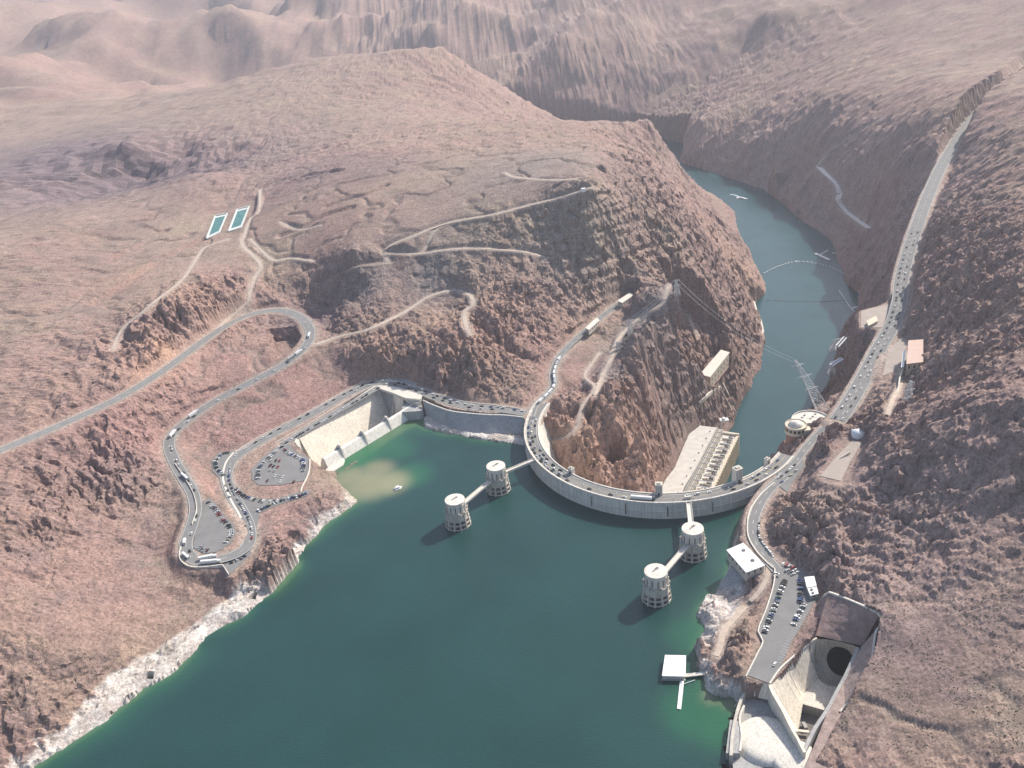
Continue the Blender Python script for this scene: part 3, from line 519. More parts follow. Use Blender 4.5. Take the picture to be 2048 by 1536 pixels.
# broken blocks and overhangs on the steep faces: points are also pushed sideways, by a noise that changes with height
hx_, hy_ = grad(blur(H, 4)); sL = np.hypot(hx_, hy_)+1e-6; pv_ = blur((paved > .02).astype(float), 4); wn_ = np.clip((sL-.5)/.5, 0, 1)*np.clip(1-pv_*4, 0, 1)*(Y < 2500)*np.clip((np.abs(dl_)-2)/6, 0, 1)*np.clip((np.abs(dr_)-2)/6, 0, 1)
zz_ = H; dsp = (perlin((X+.5*Y)/15., zz_/8., 901)+perlin((Y-.5*X)/15., zz_/8.+7, 907))*2.6+(perlin((X+.6*Y)/7., zz_/4.2, 911)+perlin((Y-.6*X)/7., zz_/4.2+3, 917))*1.1
for pw in (NVB, AZB, VALVE, ROOF_PH): wn_ = wn_*np.clip((dist_poly(pw, X, Y)-4)/6, 0, 1)
wn_ = wn_*((Rr_ > DR+12) | (Rr_ < 128)); SHX = -hx_/sL*dsp*wn_; SHY = -hy_/sL*dsp*wn_
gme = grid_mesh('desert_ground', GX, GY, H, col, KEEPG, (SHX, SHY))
M = bpy.data.materials.new('desert_rock'); M.use_nodes = True; t = M.node_tree; b = t.nodes['Principled BSDF']; b.inputs['Roughness'].default_value = .95; b.inputs['Specular IOR Level'].default_value = .15
at = N(t, 'ShaderNodeAttribute', attribute_name='albedo'); g = N(t, 'ShaderNodeNewGeometry')
n1 = N(t, 'ShaderNodeTexNoise'); n1.inputs['Scale'].default_value = .35; n1.inputs['Detail'].default_value = 8; n1.inputs['Roughness'].default_value = .72
n2 = N(t, 'ShaderNodeTexNoise'); n2.inputs['Scale'].default_value = .055; n2.inputs['Detail'].default_value = 8; n2.inputs['Roughness'].default_value = .7
n3 = N(t, 'ShaderNodeTexVoronoi'); n3.inputs['Scale'].default_value = .16; n3.feature = 'F1'
for q in (n1, n2, n3): t.links.new(g.outputs['Position'], q.inputs['Vector'])
r1 = N(t, 'ShaderNodeMapRange'); r1.inputs['From Min'].default_value = .28; r1.inputs['From Max'].default_value = .72; r1.inputs['To Min'].default_value = .46; r1.inputs['To Max'].default_value = 1.58
t.links.new(n1.outputs[0], r1.inputs[0])
r2 = N(t, 'ShaderNodeMapRange'); r2.inputs['From Min'].default_value = .3; r2.inputs['From Max'].default_value = .7; r2.inputs['To Min'].default_value = .8; r2.inputs['To Max'].default_value = 1.2
t.links.new(n2.outputs[0], r2.inputs[0])
# small desert shrubs read as dark specks
r3 = N(t, 'ShaderNodeMapRange'); r3.inputs['From Min'].default_value = .10; r3.inputs['From Max'].default_value = .22; r3.inputs['To Min'].default_value = .55; r3.inputs['To Max'].default_value = 1.0
t.links.new(n3.outputs['Distance'], r3.inputs[0])
mu = N(t, 'ShaderNodeMath', operation='MULTIPLY'); t.links.new(r1.outputs[0], mu.inputs[0]); t.links.new(r2.outputs[0], mu.inputs[1])
mu2 = N(t, 'ShaderNodeMath', operation='MULTIPLY'); t.links.new(mu.outputs[0], mu2.inputs[0]); t.links.new(r3.outputs[0], mu2.inputs[1])
vs = N(t, 'ShaderNodeVectorMath', operation='SCALE'); t.links.new(at.outputs['Color'], vs.inputs[0]); t.links.new(mu2.outputs[0], vs.inputs['Scale']); t.links.new(vs.outputs[0], b.inputs['Base Color'])
bp = N(t, 'ShaderNodeBump'); bp.inputs['Strength'].default_value = .8; bp.inputs['Distance'].default_value = 2.2
t.links.new(n1.outputs[0], bp.inputs['Height']); t.links.new(bp.outputs[0], b.inputs['Normal'])
gme.polygons.foreach_set('use_smooth', ((np.abs(X[:-1, :-1]) > 1100) | (Y[:-1, :-1] > 2900))[KEEPG]); gme.materials.append(M); DESERT = M
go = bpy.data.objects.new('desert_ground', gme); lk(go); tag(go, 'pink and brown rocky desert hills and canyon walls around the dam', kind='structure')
# ------------------------------------------------------------------ water
def water_mat(name, attr=False, deep=(.012, .050, .052)):
    M = bpy.data.materials.new(name); M.use_nodes = True; t = M.node_tree; b = t.nodes['Principled BSDF']
    b.inputs['Roughness'].default_value = .12; b.inputs['IOR'].default_value = 1.33; b.inputs['Specular IOR Level'].default_value = .5
    if attr:
        a = N(t, 'ShaderNodeAttribute', attribute_name='albedo'); src = a.outputs['Color']
    else:
        a = N(t, 'ShaderNodeRGB'); a.outputs[0].default_value = (*deep, 1); src = a.outputs[0]
    g = N(t, 'ShaderNodeNewGeometry'); n1 = N(t, 'ShaderNodeTexNoise'); n1.inputs['Scale'].default_value = .012; n1.inputs['Detail'].default_value = 4
    t.links.new(g.outputs['Position'], n1.inputs['Vector'])
    r = N(t, 'ShaderNodeMapRange'); r.inputs['From Min'].default_value = .3; r.inputs['From Max'].default_value = .7; r.inputs['To Min'].default_value = .88; r.inputs['To Max'].default_value = 1.12
    t.links.new(n1.outputs[0], r.inputs[0]); v = N(t, 'ShaderNodeVectorMath', operation='SCALE'); t.links.new(src, v.inputs[0]); t.links.new(r.outputs[0], v.inputs['Scale']); t.links.new(v.outputs[0], b.inputs['Base Color'])
    mp = N(t, 'ShaderNodeMapping'); mp.inputs['Rotation'].default_value = (0, 0, .5); mp.inputs['Scale'].default_value = (.25, .6, .4); t.links.new(g.outputs['Position'], mp.inputs['Vector'])
    n2 = N(t, 'ShaderNodeTexNoise'); n2.inputs['Scale'].default_value = 1.0; n2.inputs['Detail'].default_value = 6; n2.inputs['Roughness'].default_value = .6; t.links.new(mp.outputs[0], n2.inputs['Vector'])
    bp = N(t, 'ShaderNodeBump'); bp.inputs['Strength'].default_value = .7; bp.inputs['Distance'].default_value = .5; t.links.new(n2.outputs[0], bp.inputs['Height']); t.links.new(bp.outputs[0], b.inputs['Normal'])
    return M
LX = np.arange(-900, 620, 5.0); LY = np.arange(-500, 1130, 5.0); lx, ly = np.meshgrid(LX, LY)
bedz = np.empty(lx.shape); I = np.clip(np.searchsorted(GX, lx), 0, NXg-1); J = np.clip(np.searchsorted(GY, ly), 0, NYg-1); bedz = bed[J, I]
bz = blur(bedz, 3)
wc = np.zeros(lx.shape+(3,)); wc[:] = (.013, .046, .043)
wc = mixc(wc, (.028, .10, .060), np.clip(1+(bz+2)/16, 0, 1)**1.8*.8*(bz < 10))
wc = mixc(wc, (.10, .17, .085), np.clip(1+(bz+.3)/3.0, 0, 1)*.6)
def lb(L):
    o = np.zeros(lx.shape)
    for a, b_, r, st in L:
        q = un(a, b_, 0); o = np.maximum(o, st*np.exp(-(((lx-q[0])**2+(ly-q[1])**2)/(r*r))**2))
    return o
wc = mixc(wc, (.022, .125, .056), lb([(705, 912, 40, .8), (820, 950, 26, .55), (790, 900, 26, .5), (1380, 1270, 22, .4), (1400, 1420, 30, .6), (1450, 1440, 30, .7)]))
wc = mixc(wc, (.235, .225, .135), lb([(738, 968, 31, .9), (775, 965, 25, .9), (705, 955, 21, .85), (755, 940, 20, .8), (1425, 1392, 9, .5), (1470, 1400, 12, .5)]))
ang = np.hypot(lx-DC[0], ly-DC[1])
keepL = ~((ang < DR-6) | (dist_poly([un(848, 812, 0)[:2], un(665, 924, 0)[:2], un(600, 900, 0)[:2], un(700, 780, 0)[:2]], lx, ly) < 0) | ((ly > 800) & (lx > 150)) | (dist_poly(NVB, lx, ly) < -4) | (dist_poly(AZB[:-2]+[un(845, 815, 0)[:2], un(660, 926, 0)[:2], un(640, 946, 0)[:2], un(622, 940, 0)[:2]], lx, ly) < 0) | (ly > 1105))
cut = keepL[:-1, :-1] & keepL[1:, 1:] & keepL[:-1, 1:] & keepL[1:, :-1]
lme = grid_mesh('lake_water', LX, LY, np.zeros(lx.shape), wc, cut); lme.materials.append(water_mat('lake_water', True))
lo_ = lk(bpy.data.objects.new('lake_water', lme)); tag(lo_, 'dark green lake water behind the dam', kind='structure')
rb = MB(); rb.add([(150, 880, RIV), (1400, 880, RIV), (1400, 4600, RIV), (-2500, 4600, RIV), (-2500, 1900, RIV), (150, 1200, RIV)], [(0, 1, 2, 3, 4, 5)])
ro = rb.build('river_water', water_mat('river_water', deep=(.020, .062, .068))); tag(ro, 'dark blue green river running down the canyon below the dam', kind='structure')

# ------------------------------------------------------------------ roads, lots, tracks
def ribbon(pts, hw, dz, u0=None, u1=None, flat=False):
    """sheet along a line; u0..u1 are offsets to the right of it"""
    u0 = -hw if u0 is None else u0; u1 = hw if u1 is None else u1
    p = np.array(pts); d = np.gradient(p[:, :2], axis=0); d /= np.linalg.norm(d, axis=1)[:, None]+1e-9; nrm = np.stack([d[:, 1], -d[:, 0]], 1)
    a = p[:, :2]+nrm*u0; b_ = p[:, :2]+nrm*u1; V = []; Fc = []
    for i in range(len(p)): V += [(a[i, 0], a[i, 1], p[i, 2]+dz), (b_[i, 0], b_[i, 1], p[i, 2]+dz)]
    for i in range(len(p)-1): Fc.append((2*i, 2*i+1, 2*i+3, 2*i+2))
    return V, Fc
def wall_strip(mb, pts, th, h, base=-1.5, mi=0):
    """a low wall with thickness along a line; pts carry the ground level"""
    p = np.array(pts, float); d = np.gradient(p[:, :2], axis=0); d /= np.linalg.norm(d, axis=1)[:, None]+1e-9; nrm = np.stack([d[:, 1], -d[:, 0]], 1)*th/2
    V = []; Fc = []; n_ = len(p)
    for i in range(n_):
        for sgn, zz in ((-1, base), (-1, h), (1, h), (1, base)): V.append((p[i, 0]+sgn*nrm[i, 0], p[i, 1]+sgn*nrm[i, 1], p[i, 2]+zz))
    for i in range(n_-1):
        for k in range(3): Fc.append((4*i+k, 4*i+k+1, 4*(i+1)+k+1, 4*(i+1)+k))
    Fc += [(3, 2, 1, 0), tuple(4*(n_-1)+k for k in range(4))]
    mb.add(V, [f[::-1] for f in Fc], mi)
for key, nm, lb_ in (('main', 'road', 'grey two lane road that switches back up the desert slope on the left'), ('low', 'road', 'grey frontage road along the top of the far spillway'), ('az', 'road', 'narrow road climbing from the left end of the dam'),
                ('nvlot', 'road', 'curved road from the right end of the dam to the near parking lot'), ('link', 'road', 'short road from the dam end behind the ridge'), ('nv', 'road', 'wide grey road running up the right rim of the canyon')):
    r_ = MB(); v, f = ribbon(roads3[key], WID[key], {'main': 0.004, 'low': 0.012, 'az': 0.008, 'nvlot': .004, 'nv': 0.0, 'link': .002}[key]); r_.add(v, f)
    o = r_.build(nm, ASPH); tag(o, lb_, kind='structure')
    pm = MB()
    for u in ([-WID[key]+.5, WID[key]-.9]): v, f = ribbon(roads3[key], 0, .022, u, u+.3); pm.add(v, f)
    p0 = roads3[key]
    for i in range(0, len(p0)-2, 3): v, f = ribbon(p0[i:i+2], 0, .022, -.15, .15); pm.add(v, f)
    o = pm.build('road_marking', PAINT, o); tag(o, kind='structure')
for nme, z, poly in PADS:
    if nme in ('pond_pad', 'pad_az'): continue
    pw = [tuple(q) for q in W(poly, z)]
    r_ = MB(); r_.prism(pw, z-1.2, z+{'junction': .09, 'lot_c': .088, 'lot_nv': .086}.get(nme, .084))
    nm = 'parking_lot' if nme[:3] == 'lot' else 'paved_ground'
    o = r_.build(nm, ASPH if nme[:3] == 'lot' or nme == 'junction' else mat('packed_earth', (.33, .28, .245), .95, .12, .1)); tag(o, {'lot_a': 'asphalt parking lot beside the near end of the far spillway', 'lot_b': 'small half round parking lot at the road bend', 'lot_c': 'narrow curved parking lot above the pale shore', 'lot_d': 'large drop shaped parking lot inside the hairpin', 'lot_e': 'little parking spur at the foot of the hairpin', 'lot_nv': 'long parking lot beside the near spillway tunnel', 'pad_nv1': 'graded flat beside the canyon rim road', 'pad_nv2': 'tan graded flat right of the rim road', 'pad_nv3': 'tan bare flat on the right hillside', 'junction': 'paved junction at the right end of the dam'}[nme], kind='structure')
# stall stripes of the near lot
st = MB(); LE = [un(*q, 18.4) for q in [(1571, 1160), (1553, 1205), (1530, 1262)]]; RE_ = [un(*q, 18.4) for q in [(1612, 1225), (1578, 1283), (1556, 1330)]]
for line, sx in ((LE, 1), (RE_, -1)):
    lp = smooth_line(line, 2.8)
    for i in range(len(lp)-1):
        a_ = lp[i]; d_ = lp[i+1][:2]-a_[:2]; d_ /= np.linalg.norm(d_); nn = np.array([d_[1], -d_[0]])
        v, f = ribbon([(a_[0]-nn[0]*2.5, a_[1]-nn[1]*2.5, 18.49), (a_[0]+nn[0]*2.5, a_[1]+nn[1]*2.5, 18.49)], .08, 0); st.add(v, f)
tag(st.build('stall_marking', PAINT), 'white stall stripes painted on the near parking lot', kind='structure')
for k_, (pts, hw) in tracks3.items():
    r_ = MB(); v, f = ribbon(pts, hw, .05); r_.add(v, f); o = r_.build('dirt_track', DIRT if k_ != 'river_track' else mat('lightened_dirt', (.66, .58, .50), .95, .12, .15))  # river track colour lightened to make up for its slope facing off the sun
    tag(o, {'pond_track': 'pale dirt track from the green ponds down to the highway', 'river_track': 'wide pale dirt road dropping towards the river on the right bank', 'upper_track': 'pale dirt track along the top of the plateau cliffs'}.get(k_, 'pale dirt track across the desert slope'), kind='structure')
# ------------------------------------------------------------------ the dam
A0, A1 = math.radians(150), math.radians(322)
dam = empty('arch_dam', (DC[0], DC[1], 0)); tag(dam, 'huge curved concrete arch dam with a road along its crest', 'dam')
def arc_mb(prof, a0=A0, a1=A1, n_=110, c=(0, 0), mb=None):
    mb = mb or MB(); q = len(prof); vs = []
    for i in range(n_+1):
        a = a0+(a1-a0)*i/n_
        for r, z in prof: vs.append((c[0]+r*math.cos(a), c[1]+r*math.sin(a), z))
    fs = [(i*q+t, (i+1)*q+t, (i+1)*q+(t+1) % q, i*q+(t+1) % q) for i in range(n_) for t in range(q)]
    fs = [f[::-1] for f in fs]+[tuple(range(q)), tuple(range(n_*q+q-1, n_*q-1, -1))]
    return mb.add(vs, fs)
DAMC = mat('dam_concrete', (.58, .54, .48), .9, .14, .05, .15)
t_ = DAMC.node_tree; b_ = t_.nodes['Principled BSDF']; old = b_.inputs['Base Color'].links[0].from_socket     # vertical weather streaks on the faces
g_ = N(t_, 'ShaderNodeNewGeometry'); mp_ = N(t_, 'ShaderNodeMapping'); mp_.inputs['Scale'].default_value = (.5, .5, .02); n_ = N(t_, 'ShaderNodeTexNoise'); n_.inputs['Scale'].default_value = 1; n_.inputs['Detail'].default_value = 5
t_.links.new(g_.outputs['Position'], mp_.inputs['Vector']); t_.links.new(mp_.outputs[0], n_.inputs['Vector'])
rr_ = N(t_, 'ShaderNodeMapRange'); rr_.inputs['From Min'].default_value = .35; rr_.inputs['From Max'].default_value = .7; rr_.inputs['To Min'].default_value = 1.08; rr_.inputs['To Max'].default_value = .78
t_.links.new(n_.outputs[0], rr_.inputs[0]); v_ = N(t_, 'ShaderNodeVectorMath', operation='SCALE'); t_.links.new(old, v_.inputs[0]); t_.links.new(rr_.outputs[0], v_.inputs['Scale']); t_.links.new(v_.outputs[0], b_.inputs['Base Color'])
arc_mb([(153.0, 18.3), (153.6, 0), (157, -70), (160, -172), (36, -172), (52, -140), (80, -100), (102, -65), (120, -35), (130, -12), (135, 3), (137, 12), (137.2, 18.3)]).build('dam_wall', DAMC, dam)
arc_mb([(150.6, 18.1), (150.6, 18.36), (139.6, 18.36), (139.6, 18.1)]).build('crest_road', ASPH, dam)
arc_mb([(152.3, 18.1), (152.3, 18.52), (150.6, 18.52), (150.6, 18.1)]).build('pavement', CONC, dam)
arc_mb([(139.6, 18.1), (139.6, 18.52), (137.9, 18.52), (137.9, 18.1)]).build('pavement', CONC, dam)
arc_mb([(153.5, 17.2), (153.5, 19.6), (152.3, 19.6), (152.3, 17.2)]).build('parapet', CONC_L, dam)
arc_mb([(137.9, 17.2), (137.9, 19.6), (136.7, 19.6), (136.7, 17.2)]).build('parapet', CONC_L, dam)
arc_mb([(154.3, 8.4), (154.3, 9.0), (153.0, 9.0), (153.0, 8.4)], math.radians(205), math.radians(310)).build('ledge', DAMC, dam)
lm = MB()
for u in (-.15,):
    vs = arc_mb([(145.2, 18.30), (145.2, 18.372), (144.9, 18.372), (144.9, 18.30)]); o = vs.build('lane_marking', mat('yellow_paint', (.45, .33, .08), .7), dam)
arch_ang = lambda px, py, z=18.4: math.atan2(un(px, py, z)[1]-DC[1], un(px, py, z)[0]-DC[0])
for (px, py) in ((1178, 992), (1251, 1002), (1335, 1005), (1424, 996)):
    a = arch_ang(px, py); mb = MB(); T = Matrix.Rotation(a, 4, 'Z')
    mb.box(153.3, 154.5, -.9, .9, 3, 16, 0, T); mb.box(154.5, 154.6, -.45, .45, 3.4, 15.4, 1, T); mb.build('gauge_slot', [DAMC, DARK], dam)
for k in range(22):
    a = A0+math.radians(14)+(A1-A0-math.radians(22))*k/21; mb = MB(); T = Matrix.Rotation(a, 4, 'Z')
    mb.box(151.8, 152.1, -.15, .15, 18.5, 24.5, 0, T); mb.box(149.6, 152.1, -.1, .1, 24.3, 24.5, 0, T); mb.box(149.3, 150.0, -.3, .3, 24.05, 24.3, 1, T); mb.build('lamp_post', [STEEL, CONC_L], dam)
def crest_tower(px, py, wd, h, label, name='elevator_tower', R=136.2):
    a = arch_ang(px, py); x = DC[0]+R*math.cos(a); y = DC[1]+R*math.sin(a)
    e = empty(name, (x, y, 18.4), a); tag(e, label, 'tower', 'concrete towers on the dam crest')
    MB().box(-wd*.42, wd*.42, -wd/2, wd/2, -25, h).build('shaft', CONC_L, e)
    rf = MB(); rf.box(-wd*.46, wd*.46, -wd*.54, wd*.54, h, h+.5); rf.box(-wd*.2, wd*.2, -wd*.25, wd*.25, h+.5, h+1.6); rf.build('cap', CONC, e)
    for i in (-1, 0, 1): MB().box(wd*.42, wd*.42+.25, i*wd*.3-.45, i*wd*.3+.45, 2.5, h-1.5).build('fluting', CONC_G, e)
    MB().box(wd*.42, wd*.42+.3, -1, 1, 0, 2.4).build('door', DARK, e)
crest_tower(1475, 961, 8.0, 14.5, 'tall pale elevator tower at the right part of the crest')
crest_tower(1318, 986, 7.0, 11.5, 'grey elevator tower at the middle of the crest beside the white trailer')
crest_tower(1147, 944, 5.5, 6, 'small squat tower at the left part of the crest', 'niche_tower')
crest_tower(1552, 934, 5.0, 6, 'small squat tower near the right end of the crest', 'niche_tower')
# ------------------------------------------------------------------ intake towers
TW = [(-26, 814), (-69, 761), (151, 676), (107, 623)]
def make_intake(x, y, label):
    e = empty('intake_tower', (x, y, 0), 0.26); tag(e, label, 'intake tower', 'concrete intake towers standing in the lake')
    MB().lathe([(9.0, -30), (9.0, 16.2)], 36).build('trash_rack', RACK, e, True)
    MB().lathe([(8.6, 16.4), (11.6, 16.2), (11.9, 16.6), (11.9, 17.7), (11.3, 17.7), (11.3, 16.9), (8.6, 16.9)], 48).build('gallery', CONC, e)
    for k in range(12):
        a = k*math.pi/6; T = Matrix.Rotation(a, 4, 'Z'); mb = MB()
        vs = []
        for yy in (-.7, .7): vs += [(8.7, yy, -30), (16.0, yy, -30), (13.6, yy, 0), (12.5, yy, 9), (11.9, yy, 14.5), (11.9, yy, 17.2), (12.3, yy, 19.6), (11.4, yy, 19.6), (11.0, yy, 16.2), (8.7, yy, 16.2)]
        q = 10; mb.add([tuple(T @ Vector(v)) for v in vs], [tuple(range(q)), tuple(range(2*q-1, q-1, -1))]+[((i+1) % q, i, q+i, q+(i+1) % q) for i in range(q)])
        mb.build('buttress', CONC, e)
    MB().lathe([(10.6, 16.2), (11.1, 15.8), (11.5, 11.2), (10.8, 10.6), (9.0, 10.6)], 48).build('skirt', CONC, e)
    for z, r in ((10.0, 12.15), (5.2, 12.75), (.4, 13.2)):
        MB().lathe([(r-1.0, z), (r, z), (r, z+.9), (r-1.0, z+.9), (r-1.0, z)], 48).build('ring_beam', CONC, e)
    MB().lathe([(9.7, 16.9), (9.6, 28.6), (10.0, 28.7), (10.0, 30.2), (9.3, 30.3), (0.01, 30.8)], 48).build('hoist_house', CONC_L, e)
    for k in range(12):
        a = (k+.5)*math.pi/6; T = Matrix.Rotation(a, 4, 'Z')
        MB().box(9.3, 9.72, -.5, .5, 18.6, 25.6, 0, T).build('window', SLOT, e)
        T = Matrix.Rotation(k*math.pi/6, 4, 'Z'); MB().box(9.4, 10.25, -.65, .65, 17.0, 27.6, 0, T).build('pilaster', CONC_L, e)
    T = Matrix.Translation((0, 1.0, 0)) @ Matrix.Rotation(.7-.26, 4, 'Z'); mb = MB(); mb.box(-3.6, 3.2, -.55, .55, 30.4, 31.0, 0, T); mb.box(.6, 3.6, -1.1, 1.0, 30.4, 31.3, 0, T); mb.build('roof_hatch', CONC_D, e)
    return e
for (x, y), lbl in zip(TW, ('left pair intake tower nearer the dam, bridged to the crest', 'left pair intake tower farther out in the lake, leftmost of all four', 'right pair intake tower just in front of the dam face', 'right pair intake tower farther out, nearest the camera')):
    make_intake(x, y, lbl)
def bridge(a, b, z, wd, label, trim=(9.5, 0)):
    a = np.array(a[:2], float); b = np.array(b[:2], float); d = (b-a)/np.linalg.norm(b-a); a = a+d*trim[0]; b = b-d*trim[1]; L = np.linalg.norm(b-a)
    e = empty('footbridge', (a[0], a[1], z), math.atan2(d[1], d[0])); tag(e, label, 'bridge', 'bridges reaching the intake towers')
    MB().box(0, L, -wd/2, wd/2, -.7, 0).build('deck', CONC_L, e)
    for sy in (-1, 1): MB().box(0, L, sy*(wd/2-.15)-.2, sy*(wd/2-.15)+.2, .004, 1.1).build('railing', CONC_L, e)
    g = MB(); 
    for sy in (-1, 1): g.box(0, L, sy*wd*.3-.3, sy*wd*.3+.3, -2.2, -.703)
    g.build('girder', CONC, e)
    return e
c1 = un(1068, 919, 18.4); c3 = un(1377, 1001, 18.4)
bridge(TW[1], TW[0], 17.9, 4.6, 'bridge between the two left intake towers', (10.5, 10.5))
bridge(TW[0], c1, 18.1, 4.2, 'slender bridge from the left intake tower to the dam crest', (10.5, -.6))
bridge(TW[3], TW[2], 17.9, 4.6, 'bridge between the two right intake towers', (10.5, 10.5))
bridge(TW[2], c3, 18.1, 5.0, 'short bridge from the right intake tower to the middle of the dam', (10.5, -.6))
gp = MB(); q = un(1376, 997, 18.4); gp.box(q[0]-3.4, q[0]+3.4, q[1]-.8, q[1]+.8, 18.5, 21.2); tag(gp.build('bridge_portal', CONC_L), 'small cream gateway where the right bridge meets the crest', 'gateway')
# ------------------------------------------------------------------ left (Arizona) spillway
def facet(pts, mi=0, mb=None, flip=False):
    mb = mb or MB(); P_ = [un(*p_) if len(p_) == 3 else p_[0] for p_ in pts]; return mb.add(P_, [tuple(range(len(P_)))], mi)
def skin(top, bot, mb=None, mi=0, th=None):
    """a wall surface between a top line and a bottom line (world points)"""
    mb = mb or MB(); n_ = len(top); V = [tuple(p_) for p_ in top]+[tuple(p_) for p_ in bot]
    return mb.add(V, [(i, n_+i, n_+i+1, i+1) for i in range(n_-1)], mi)
sp = empty('left_spillway', tuple(un(700, 860, 0))); sp.name = 'spillway'; tag(sp, 'far spillway trough with tan sloping wall and a low weir by the lake', 'spillway')
def child(mb, name, m_, par, smooth=False):
    o = mb.build(name, m_, par, smooth); o.matrix_parent_inverse = Matrix.Translation(-Vector(par.location)) if par.rotation_euler.z == 0 else par.matrix_world.inverted(); return o
wA = un(657, 938, 0); wB = un(841, 825, 0); wd_ = (wB-wA)/np.linalg.norm(wB-wA); wn = np.array([-wd_[1], wd_[0], 0])   # wn points away from the lake
pxs = lambda L, z: [un(a, b_, z) for a, b_ in L]
# far wall: from its top edge down into the trough
T0, T1 = un(596, 872, 18.4), un(755, 769, 18.4); k = 13
seams = [T0+(T1-T0)*i/6 for i in range(7)]
for i in range(6):
    a_, b2 = seams[i]+wd_*.06, seams[i+1]-wd_*.06; mb = MB(); off = -wn
    mb.add([a_, b2, b2+off*27+np.array([0, 0, -44]), a_+off*27+np.array([0, 0, -44]), a_+wn*1.2, b2+wn*1.2, b2+wn*1.2+np.array([0, 0, -44]), a_+wn*1.2+np.array([0, 0, -44])], [(3, 2, 1, 0), (0, 1, 5, 4), (4, 5, 6, 7), (1, 2, 6, 5), (0, 4, 7, 3)]); child(mb, 'wall_panel', CONC_T, sp)
E_ = smooth_line([T0, un(589, 882, 18.4), un(587, 893, 18.4), un(594, 906, 18.4), un(607, 914, 18.4), un(620, 919, 18.4)], 2.5)
cen = un(640, 880, 18.4); Eb = [p_+np.array([(cen[0]-p_[0])*.40, (cen[1]-p_[1])*.40, -44]) for p_ in E_]; child(skin(E_, Eb), 'end_wall', CONC_L, sp, True)
F_ = [un(620, 919, 18.4), un(621, 945, 10), un(643, 952, .5)]; child(skin(F_, [F_[0]+np.array([8, 4, -40]), F_[1]+np.array([9, 5, -34]), F_[2]+np.array([6, 4, -20])]), 'end_wall', CONC_T, sp)
mb = MB(); wall_strip(mb, smooth_line([un(620, 919, 18.2), un(619, 940, 18.0), un(614, 956, 17.9), un(604, 976, 17.9), un(602, 985, 17.8)], 4), 1.0, 1.3); child(mb, 'kerb_wall', CONC_L, sp)
tun = [T1, un(772, 775, 18.4), un(787, 784, 18.4)]; child(skin(tun, [p_+np.array([-5, -9, -44]) for p_ in tun]), 'tunnel_wall', CONC_G, sp)
rw = smooth_line([un(787, 784, 18.4), un(797, 787, 18.0), un(806, 797, 16), un(806, 812, 12.5), un(800, 824, 12)], 2.5); child(skin(rw, [p_+np.array([-9, -3, -40]) for p_ in rw]), 'side_wall', CONC_T, sp, True)
mb = MB(); mb.prism([tuple(un(a, b_, 12)[:2]) for a, b_ in ((806, 800), (820, 795), (842, 803), (846, 820), (838, 822), (804, 824))], -12, 12); child(mb, 'abutment_block', CONC_G, sp)
mb = MB(); mb.prism([tuple(un(a, b_, 17)[:2]) for a, b_ in ((789, 785), (808, 787), (822, 793), (842, 802), (835, 806), (812, 799))], -12, 16.6); child(mb, 'abutment_block', CONC, sp)
mb = MB(); fl = [T0+(-wn)*10, T1+(-wn)*10, T1+(-wn)*45, T0+(-wn)*60]; mb.add([(p_[0], p_[1], -21) for p_ in fl], [(3, 2, 1, 0)]); child(mb, 'trough_floor', CONC_G, sp)
# weir: sloping lake face, rounded crest, ogee down to the trough
def weir_pt(s_, o_, z): p_ = wA+(wB-wA)*s_+wn*o_; return (p_[0], p_[1], z)
prof = [(-.6, -8), (0, 0), (4.2, 11), (5.5, 12.2), (7.5, 12.2), (9.5, 10.5), (13, 3), (17, -10), (21, -21), (21, -24), (-.6, -24)]
bays = [(0.0, .14, 'pale'), (.14, .385, ''), (.385, .63, ''), (.63, .875, ''), (.875, 1.0, '')]
for i, (s0, s1, _) in enumerate(bays):
    n_ = len(prof); V = [weir_pt(s0+.0006, o_, z) for o_, z in prof]+[weir_pt(s1-.0006, o_, z) for o_, z in prof]
    mb = MB(); mb.add(V, [(j, n_+j, n_+(j+1) % n_, (j+1) % n_)[::-1] for j in range(n_)]+[tuple(range(n_)), tuple(range(2*n_-1, n_-1, -1))]); child(mb, 'weir_bay', CONC_W, sp)
for s_ in (.14, .385, .63, .875)[:3] if False else (.17, .41, .67):
    mb = MB(); V = []
    for ds in (-.006, .006): V += [weir_pt(s_+ds, -.3, 0), weir_pt(s_+ds, 2.5, 12.0), weir_pt(s_+ds, 5, 17.0), weir_pt(s_+ds, 8.5, 17.0), weir_pt(s_+ds, 20, 2), weir_pt(s_+ds, 24, -20), weir_pt(s_+ds, 2, -20)]
    n_ = 7; mb.add(V, [tuple(range(n_)), tuple(range(2*n_-1, n_-1, -1))]+[((j+1) % n_, j, n_+j, n_+(j+1) % n_) for j in range(n_)]); child(mb, 'pier', CONC_L, sp)
    mb = MB(); V = []
    for ds in (-.040, -.008): V += [weir_pt(s_+ds, 6, 12.24), weir_pt(s_+ds, 9.6, 12.24), weir_pt(s_+ds, 9.6, 13.0), weir_pt(s_+ds, 6, 13.0)]
    mb.add(V, [(0, 1, 2, 3), (7, 6, 5, 4)]+[((j+1) % 4, j, 4+j, 4+(j+1) % 4) for j in range(4)]); child(mb, 'gate_ledge', CONC_G, sp)
mb = MB(); mb.prism([tuple(un(a, b_, 0)[:2]) for a, b_ in ((668, 922), (688, 916), (690, 922), (686, 932), (657, 952), (643, 953))], -6, 1.6); child(mb, 'apron', CONC_L, sp)
mb = MB(); mb.prism([tuple(un(a, b_, 17)[:2]) for a, b_ in ((752, 765), (775, 757), (830, 772), (848, 780), (842, 800), (812, 797), (786, 787), (754, 776))], 15.2, 18.32)
o = mb.build('road_bridge', CONC_L); tag(o, 'concrete road bridge over the far end of the left spillway', 'bridge')
